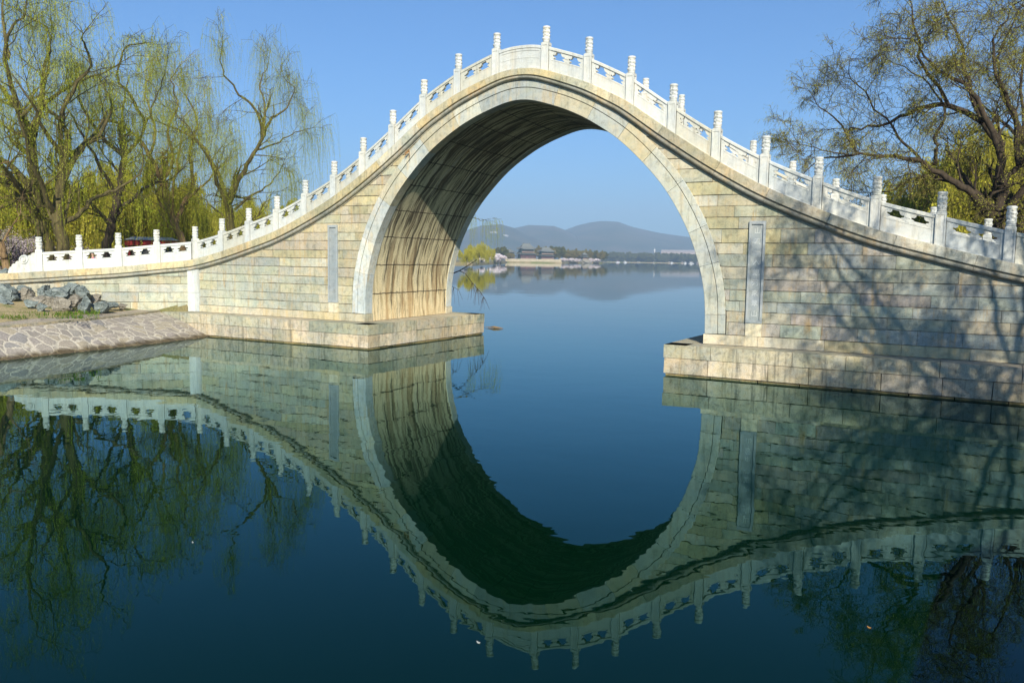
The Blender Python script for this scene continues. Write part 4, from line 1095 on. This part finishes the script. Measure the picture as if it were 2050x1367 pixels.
# small things floating on the water
for x, y, cc, lb in [(1740, 1256, (.5, .22, .06), 'tiny orange leaf floating in the lower right water'), (958, 1286, (.42, .42, .40), 'tiny white petal floating near the reflected top of the arch'), (386, 1086, (.35, .35, .35), 'tiny pale petal floating in the left foreground water')]:
    lf = MB(); r0 = .012
    P_ = [(r0*1.6*math.cos(a), r0*.7*math.sin(a), .006+.006*math.cos(2*a)) for a in np.linspace(0, 2*PI, 9)[:-1]]
    lf.add(P_+[(p[0]*.9, p[1]*.9, p[2]-.006) for p in P_], [tuple(range(8)), tuple(range(15, 7, -1))]+[(i, (i+1) % 8, 8+(i+1) % 8, 8+i) for i in range(8)], cc)
    o = lf.build('floating_leaf', M['tint']); q_ = atz(x, y, 0); o.location = q_; o.rotation_euler = (0, 0, x); tag(o, lb, 'leaf')

# dry plant stub in the cornice
wd = MB(); q0 = Vector(G(-3.87, .10, 6.22)); rr = random.Random(2)
for k in range(14):
    a = rr.uniform(0, 6.28); wd.tube([Vector((0, 0, 0)), Vector((math.cos(a)*.07, -.06, rr.uniform(-.12, .08))), Vector((math.cos(a)*.12, -.08, rr.uniform(-.24, .06)))], [.010, .007, .003], 4)
o = wd.build('dry_weed', m_plain('dry_weed_brown', (.30, .15, .05))); o.location = q0; tag(o, 'small rusty brown dry weed sprouting from the cornice left of the arch', 'weed')

# ------------------------------------------------------------------ buildings
def roof_hip(mb, x0, x1, y0, y1, z, h, col, over=.6, ridge=.45, curl=.25):
    """chinese hip-and-gable roof with upturned corners"""
    cx, cy = (x0+x1)/2, (y0+y1)/2; hx, hy = (x1-x0)/2+over, (y1-y0)/2+over; n = 8; m_ = 6; vs = []
    for j in range(m_+1):
        t = j/m_; s = 1-t; e = s**1.35
        wx = hx*ridge+(hx-hx*ridge)*e; wy = .12+(hy-.12)*e; zz = z+h*(t**1.25)
        ringp = []
        for (ax, ay, bx, by) in ((-1, -1, 1, -1), (1, -1, 1, 1), (1, 1, -1, 1), (-1, 1, -1, -1)):
            for i in range(n):
                u = i/n; c_ = abs(2*u-1)**3*curl*s*h*.5
                ringp.append((cx+wx*(ax+(bx-ax)*u), cy+wy*(ay+(by-ay)*u), zz+c_))
        vs += ringp
    k = 4*n; fs = []
    for j in range(m_):
        for i in range(k): fs.append((j*k+i, j*k+(i+1) % k, (j+1)*k+(i+1) % k, (j+1)*k+i))
    fs.append(tuple(m_*k+i for i in range(k))); mb.add(vs, fs, col)
    mb.add([(v[0], v[1], v[2]-.18) for v in vs[:k]]+vs[:k], [(i, (i+1) % k, k+(i+1) % k, k+i) for i in range(k)], (.05, .12, .12))
def hall(name, label, x, d, ybase, w, dep, storeys, roofh, cols, zbase):
    o = azp(x, d, zbase); rz = YAW-math.atan((x-1025)/F); root = tag(empty(name, o, rz+.35), label, 'building')
    z = 0
    for i, (h, wf) in enumerate(storeys):
        hw, hd = w/2*wf, dep/2*wf; b = MB(); b.box(-hw+.9, hw-.9, -hd+.9, hd-.9, z, z+h, (.07, .045, .045)); b.build('wall', M['tint'], root)
        c_ = MB(); nx = max(3, int(w*wf/2.4))
        for k in range(nx+1):
            xx = -hw+.3+(2*hw-.6)*k/nx
            for yy in (-hd+.3, hd-.3): c_.tube([(xx, yy, z), (xx, yy, z+h)], .2, 8, (.05, .11, .11) if i else (.12, .04, .05))
        for k in range(1, 4):
            yy = -hd+.3+(2*hd-.6)*k/4
            for xx in (-hw+.3, hw-.3): c_.tube([(xx, yy, z), (xx, yy, z+h)], .2, 8, (.06, .14, .12))
        c_.build('columns', M['tint'], root)
        f = MB(); f.box(-hw, hw, -hd, hd, z+h-.5, z+h, (.08, .22, .24)); f.build('frieze', M['tint'], root)
        if i > 0 or len(storeys) == 1 or True:
            f = MB()
            for sy in (-hd, hd): f.box(-hw, hw, sy-.06, sy+.06, z, z+.8, (.26, .19, .15))
            f.build('railing', M['tint'], root)
        r = MB(); z += h
        if i < len(storeys)-1:
            roof_hip(r, -hw, hw, -hd, hd, z-.05, 1.3, cols, 1.3, .74, .5); r.build('lower_roof', M['roof'], root); z += 1.15
        else:
            roof_hip(r, -hw, hw, -hd, hd, z-.05, roofh, cols, 1.5, .5, .35)
            r.box(-hw*.5, hw*.5, -.2, .2, z+roofh-.1, z+roofh+.4, (.1, .1, .09))
            for s in (-1, 1): r.box(s*hw*.5-.25, s*hw*.5+.25, -.25, .25, z+roofh-.1, z+roofh+1.0, (.1, .1, .09))
            r.build('roof', M['roof'], root)
    return root
tz = 3.3
mb = MB(); ta, tb = azp(1012, 745), azp(1124, 745); dv = (tb-ta); Lt = dv.length
for k in range(46):
    for q in range(3):
        a = Lt*k/46; b = Lt*(k+1)/46; kk = random.uniform(.85, 1.05)
        mb.box(a+.02, b-.02, -.3, 0 if q else .15, tz*q/3-.4*(q == 0), tz*(q+1)/3-.03, tuple(v*kk for v in (.43, .37, .26)))
mb.box(0, Lt, .15, 60, -1, tz-.05, (.50, .43, .32))
o = mb.build('terrace', M['tint']); o.location = (ta.x, ta.y, 0); o.rotation_euler = (0, 0, math.atan2(dv.y, dv.x)); tag(o, 'long pale stone lakeside terrace carrying the halls', 'terrace')
hall('lakeside_hall', 'tallest two storey hall with grey double roof on the lakeside terrace', 1053.5, 765, 517, 15.0, 11.5, [(4.6, 1.0), (3.3, .84)], 4.8, (.15, .16, .14), tz)
hall('lakeside_hall', 'lower two storey hall with green tiled roof right of the tallest hall', 1093, 765, 517, 12.5, 9, [(3.4, 1.0), (2.5, .93)], 3.6, (.13, .2, .14), tz)
hall('lakeside_hall', 'two storey hall half hidden behind trees left of the tallest hall', 1018, 775, 517, 9.5, 8, [(3.2, 1.0), (2.4, .9)], 2.2, (.12, .16, .10), tz-.6)
hall('pavilion', 'tiny double roofed pavilion on a rocky knoll right of the lakeside halls', 1170, 815, 514, 4.6, 4.6, [(2.4, 1.0), (.8, .72)], 1.5, (.2, .2, .2), 4.0)
rk = rock('rock_knoll', azp(1172, 812, .8), 9, 6, 3.6, 77, M['rock_tan'], 'pale rocky knoll at the water edge carrying the tiny pavilion')
rk['category'] = 'knoll'

# red kiosk behind left railing
kp = azp(305, 55, 1.75); kroot = tag(empty('kiosk', kp, YAW-math.atan((305-1025)/F)), 'low red beamed kiosk with flat grey roof behind the left railing', 'kiosk'); kroot.scale = (.64, .62, .67)
b = MB(); b.box(-1.7, 1.7, -1.0, 1.0, 0, 2.45, (.10, .10, .10)); b.build('wall', M['tint'], kroot)
for xx in (-1.95, 1.95):
    for yy in (-1.25, 1.25):
        b = MB(); b.tube([(xx, yy, 0), (xx, yy, 2.5)], .1, 10, (.30, .03, .03)); b.build('column', M['tint'], kroot)
b = MB(); b.box(-2.3, 2.3, -1.55, 1.55, 2.5, 2.86, (.38, .035, .03)); b.build('beam', M['tint'], kroot)
b = MB(); b.box(-2.05, 2.05, -1.35, 1.35, 2.86, 3.0, (.3, .04, .04))
b.add([(-2.4, -1.65, 2.98), (2.4, -1.65, 2.98), (2.4, 1.65, 2.98), (-2.4, 1.65, 2.98), (-1.7, 0, 3.28), (1.7, 0, 3.28)], [(0, 1, 5, 4), (2, 3, 4, 5), (0, 4, 3), (1, 2, 5), (0, 3, 2, 1)], (.40, .38, .34)); b.build('roof', M['tint'], kroot)

# far things on the right shore
def simple_building(name, label, x, d, w, dep, h, col, roofcol, cat='building', z=1.0):
    root = tag(empty(name, azp(x, d, z), YAW-math.atan((x-1025)/F)), label, cat)
    b = MB(); b.box(-w/2, w/2, -dep/2, dep/2, 0, h, col); b.build('wall', M['tint'], root)
    b = MB(); b.add([(-w/2-.5, -dep/2-.5, h), (w/2+.5, -dep/2-.5, h), (w/2+.5, dep/2+.5, h), (-w/2-.5, dep/2+.5, h), (-w/2+1, 0, h+dep*.25), (w/2-1, 0, h+dep*.25)], [(0, 1, 5, 4), (2, 3, 4, 5), (0, 4, 3), (1, 2, 5), (0, 3, 2, 1)], roofcol); b.build('roof', M['tint'], root)
    b = MB(); n = max(2, int(w/5))
    for k in range(n): xx = -w/2+w*(k+.5)/n; b.box(xx-.6, xx+.6, -dep/2-.05, -dep/2+.02, h*.35, h*.75, (.05, .06, .07))
    b.build('windows', M['tint'], root); return root
simple_building('long_building', 'long pale pinkish building above the distant tree line at the right of the arch', 1362, 1900, 86, 20, 23, (.36, .30, .29), (.33, .30, .29))
def tower(x, d, h, lb):
    root = tag(empty('tower', azp(x, d, 1.0)), lb, 'tower'); b = MB()
    b.lathe([(0, 2.2), (h*.5, 1.5), (h*.8, 1.2), (h*.8, 2.6), (h*.85, 2.6), (h*.87, 1.0), (h, .3)], 12, (.7, .68, .65)); b.build('shaft', M['tint'], root)
tower(1310, 2300, 38, 'thin pale tower rising over the distant tree line')
tower(1240, 2250, 26, 'small pale tower left of the thin tall one over the distant trees')
hp = [(985, 466, 2650, 'white building high on the left hill slope'), (993, 466, 2650, 'second white building beside it on the left hill slope'), (1011, 472, 2600, 'small white building lower on the left hill slope'), (1014, 473, 2600, 'white building rightmost on the left hill slope')]
for x, y, d, lb in hp:
    hit = [(q[1]-CAM).length for q in [(h_.ray_cast(CAM, ray(x, y))[0], h_.ray_cast(CAM, ray(x, y))[1]) for h_ in HILLS] if q[0]]
    p = CAM+ray(x, y)*min(hit) if hit else azp(x, 2400, 1); root = tag(empty('hillside_house', p), lb, 'house'); b = MB(); b.box(-5, 5, -4, 4, -4, 3, (.42, .42, .42)); b.build('wall', M['tint'], root)
    b = MB(); b.box(-5.5, 5.5, -4.5, 4.5, 3, 3.8, (.4, .38, .36)); b.build('roof', M['tint'], root)
# boats
def boat(x, d, L, lb, cc, grp=None):
    L *= .7
    root = tag(empty('boat', azp(x, d, 0), r_.uniform(-.4, .4)+YAW), lb, 'boat', grp); b = MB()
    hull = [(-L/2, 0, .9), (-L*.3, -.16*L, .7), (L*.3, -.16*L, .7), (L/2, 0, 1.0), (L*.3, .16*L, .7), (-L*.3, .16*L, .7)]
    low = [(p[0]*.82, p[1]*.6, -.2) for p in hull]
    b.add(hull+low, [tuple(range(6)), tuple(range(11, 5, -1))]+[(i, (i+1) % 6, 6+(i+1) % 6, 6+i) for i in range(6)], (.75, .75, .73)); b.build('hull', M['tint'], root)
    b = MB(); b.box(-L*.25, L*.22, -.11*L, .11*L, .7, 2.2, (.3, .3, .32)); b.build('cabin', M['tint'], root)
    b = MB(); b.box(-L*.3, L*.27, -.13*L, .13*L, 2.2, 2.45, cc); b.build('canopy', M['tint'], root)
boat(1237, 1380, 12, 'white tour boat with red canopy at the left of the distant shore', (.5, .06, .05)); boat(1252, 1440, 9, 'small white boat beside the red canopied one', (.7, .7, .7))
boat(1384, 1300, 13, 'white boat close to the right side of the arch opening', (.8, .8, .8)); boat(1372, 1420, 8, 'small low white boat left of the one at the arch edge', (.75, .75, .75)); boat(1345, 1440, 7, 'tiny white boat farthest out in the middle of the distant shore', (.75, .75, .75))

# ------------------------------------------------------------------ people behind the left railing and on the terrace
def person(loc, rz, label, top, legs, hair=(.03, .02, .02), arm=0, s=1.0, group=None):
    root = tag(empty('person', loc, rz), label, 'person', group)
    def skin(name, verts, edges, rad, mat):
        me = bpy.data.meshes.new(name); me.from_pydata(verts, edges, []); me.materials.append(mat); o = bpy.data.objects.new(name, me); COL.objects.link(o); o.parent = root
        md = o.modifiers.new('skin', 'SKIN'); 
        for i, r in enumerate(rad): me.skin_vertices[0].data[i].radius = (r, r*.85)
        me.skin_vertices[0].data[0].use_root = True
        o.modifiers.new('sub', 'SUBSURF').levels = 1; o.modifiers['sub'].render_levels = 1; return o
    V = [(0, 0, .95), (0, 0, 1.15), (0, 0, 1.38), (0, 0, 1.49), (0, .01, 1.60), (0, .01, 1.70), (.10, 0, .88), (.11, .02, .48), (.11, 0, .07), (.12, .16, .04), (-.10, 0, .88), (-.11, -.02, .48), (-.11, -.04, .07), (-.12, .12, .04),
         (.19, 0, 1.38), (.25, -.02, 1.12), (.22, .14, .92), (.22, .19, .84), (-.19, 0, 1.38), (-.25, -.02, 1.12), (-.24, .1, .88), (-.24, .14, .80)]
    E_ = [(0, 1), (1, 2), (2, 3), (3, 4), (4, 5), (0, 6), (6, 7), (7, 8), (8, 9), (0, 10), (10, 11), (11, 12), (12, 13), (2, 14), (14, 15), (15, 16), (16, 17), (2, 18), (18, 19), (19, 20), (20, 21)]
    Rr = [.14, .13, .14, .055, .095, .08, .09, .06, .045, .04, .09, .06, .045, .04, .06, .045, .035, .035, .06, .045, .035, .035]
    skin('body', V, E_, Rr, m_plain('skin_tone', (.50, .32, .23), .6))
    cl = m_plain('jacket_cloth', top, .85); lg = m_plain('trouser_cloth', legs, .85)
    skin('jacket', [V[0], V[1], V[2], (0, 0, 1.43), V[14], V[15], V[16], V[18], V[19], V[20]], [(0, 1), (1, 2), (2, 3), (2, 4), (4, 5), (5, 6), (2, 7), (7, 8), (8, 9)], [.16, .155, .165, .08, .078, .062, .05, .078, .062, .05], cl)
    skin('trousers', [V[0], V[6], V[7], (.11, 0, .12), V[10], V[11], (-.11, -.04, .12)], [(0, 1), (1, 2), (2, 3), (0, 4), (4, 5), (5, 6)], [.145, .105, .078, .065, .105, .078, .065], lg)
    skin('hair', [(0, -.02, 1.62), (0, -.01, 1.70), (0, -.01, 1.735)], [(0, 1), (1, 2)], [.09, .105, .07], m_plain('dark_hair', hair, .6))
    root.scale = (s, s, s); return root
pz = 1.75
person(azp(186, 39, pz), 2.6, 'person in a bright pink jacket behind the second railing panel from the left', (.75, .05, .16), (.06, .06, .09), s=.70)
person(azp(196, 40.5, pz), 3.2, 'person in a blue jacket next to the one in pink behind the railing', (.05, .12, .45), (.05, .05, .06), s=.72)
person(azp(341, 58, pz), 2.9, 'person in a dark green coat behind the fourth railing panel', (.04, .16, .10), (.04, .04, .05), s=.72)
for i, (x, c_, l_) in enumerate([(1075.5, (.8, .8, .8), 'person in white between the two halls on the terrace'), (1055, (.6, .15, .25), 'person in pink before the tallest hall'), (1086, (.08, .08, .2), 'person in dark blue near the right hall steps'), (1107, (.7, .6, .6), 'person in pale clothes at the right end of the terrace')]):
    p = azp(x, 750, tz); person(p, 2.5+i, l_, c_, (.08, .08, .1), s=1.1)

# ------------------------------------------------------------------ haze, light, world
hz = MB(); hz.box(BX[0]-30, BX[1]+30, BX[2]-30, BX[3]+30, -3.0, 420)
hm = bpy.data.materials.new('haze_air'); hm.use_nodes = True; nt = hm.node_tree; nt.nodes.remove(nt.nodes['Principled BSDF'])
pv = nt.nodes.new('ShaderNodeVolumePrincipled'); pv.inputs['Color'].default_value = (.52, .74, 1.0, 1); pv.inputs['Density'].default_value = 3.0e-4; pv.inputs['Anisotropy'].default_value = 0.0
nt.links.new(pv.outputs[0], nt.nodes['Material Output'].inputs['Volume'])
tag(hz.build('haze', hm), kind='stuff')

EL = math.radians(28.5); sdir = Vector((.59*math.cos(EL), -.807*math.cos(EL), math.sin(EL))).normalized()
sl = bpy.data.lights.new('sun', 'SUN'); sl.energy = 4.9; sl.angle = math.radians(.4); sl.color = (1.0, .93, .79); so = bpy.data.objects.new('sun', sl); COL.objects.link(so)
so.rotation_euler = sdir.to_track_quat('Z', 'Y').to_euler(); so.location = (20, -30, 30)
wd_ = bpy.data.worlds.new('World'); sc.world = wd_; wd_.use_nodes = True; nt = wd_.node_tree
sky = nt.nodes.new('ShaderNodeTexSky'); sky.sky_type = 'NISHITA'; sky.sun_disc = False; sky.sun_elevation = EL; sky.sun_rotation = math.atan2(sdir.x, sdir.y)
sky.air_density = 1.0; sky.dust_density = .5; sky.ozone_density = 4.0
bg = nt.nodes['Background']; bg.inputs[1].default_value = .06
tn = nt.nodes.new('ShaderNodeMix'); tn.data_type = 'RGBA'; tn.blend_type = 'MULTIPLY'; tn.inputs[0].default_value = 1; tn.inputs[7].default_value = (.45, .86, 1.24, 1)
nt.links.new(sky.outputs[0], tn.inputs[6]); nt.links.new(tn.outputs[2], bg.inputs[0])
sc.view_settings.view_transform = 'Standard'; sc.view_settings.look = 'None'; sc.view_settings.exposure = 0.9; sc.view_settings.gamma = 1
sc.cycles.use_denoising = True
sc.cycles.max_bounces = 8; sc.cycles.diffuse_bounces = 4; sc.cycles.glossy_bounces = 4; sc.cycles.transmission_bounces = 3; sc.cycles.volume_bounces = 0
sc.cycles.sample_clamp_indirect = 6; sc.cycles.caustics_reflective = True; sc.cycles.blur_glossy = 1.0; sc.cycles.caustics_refractive = False
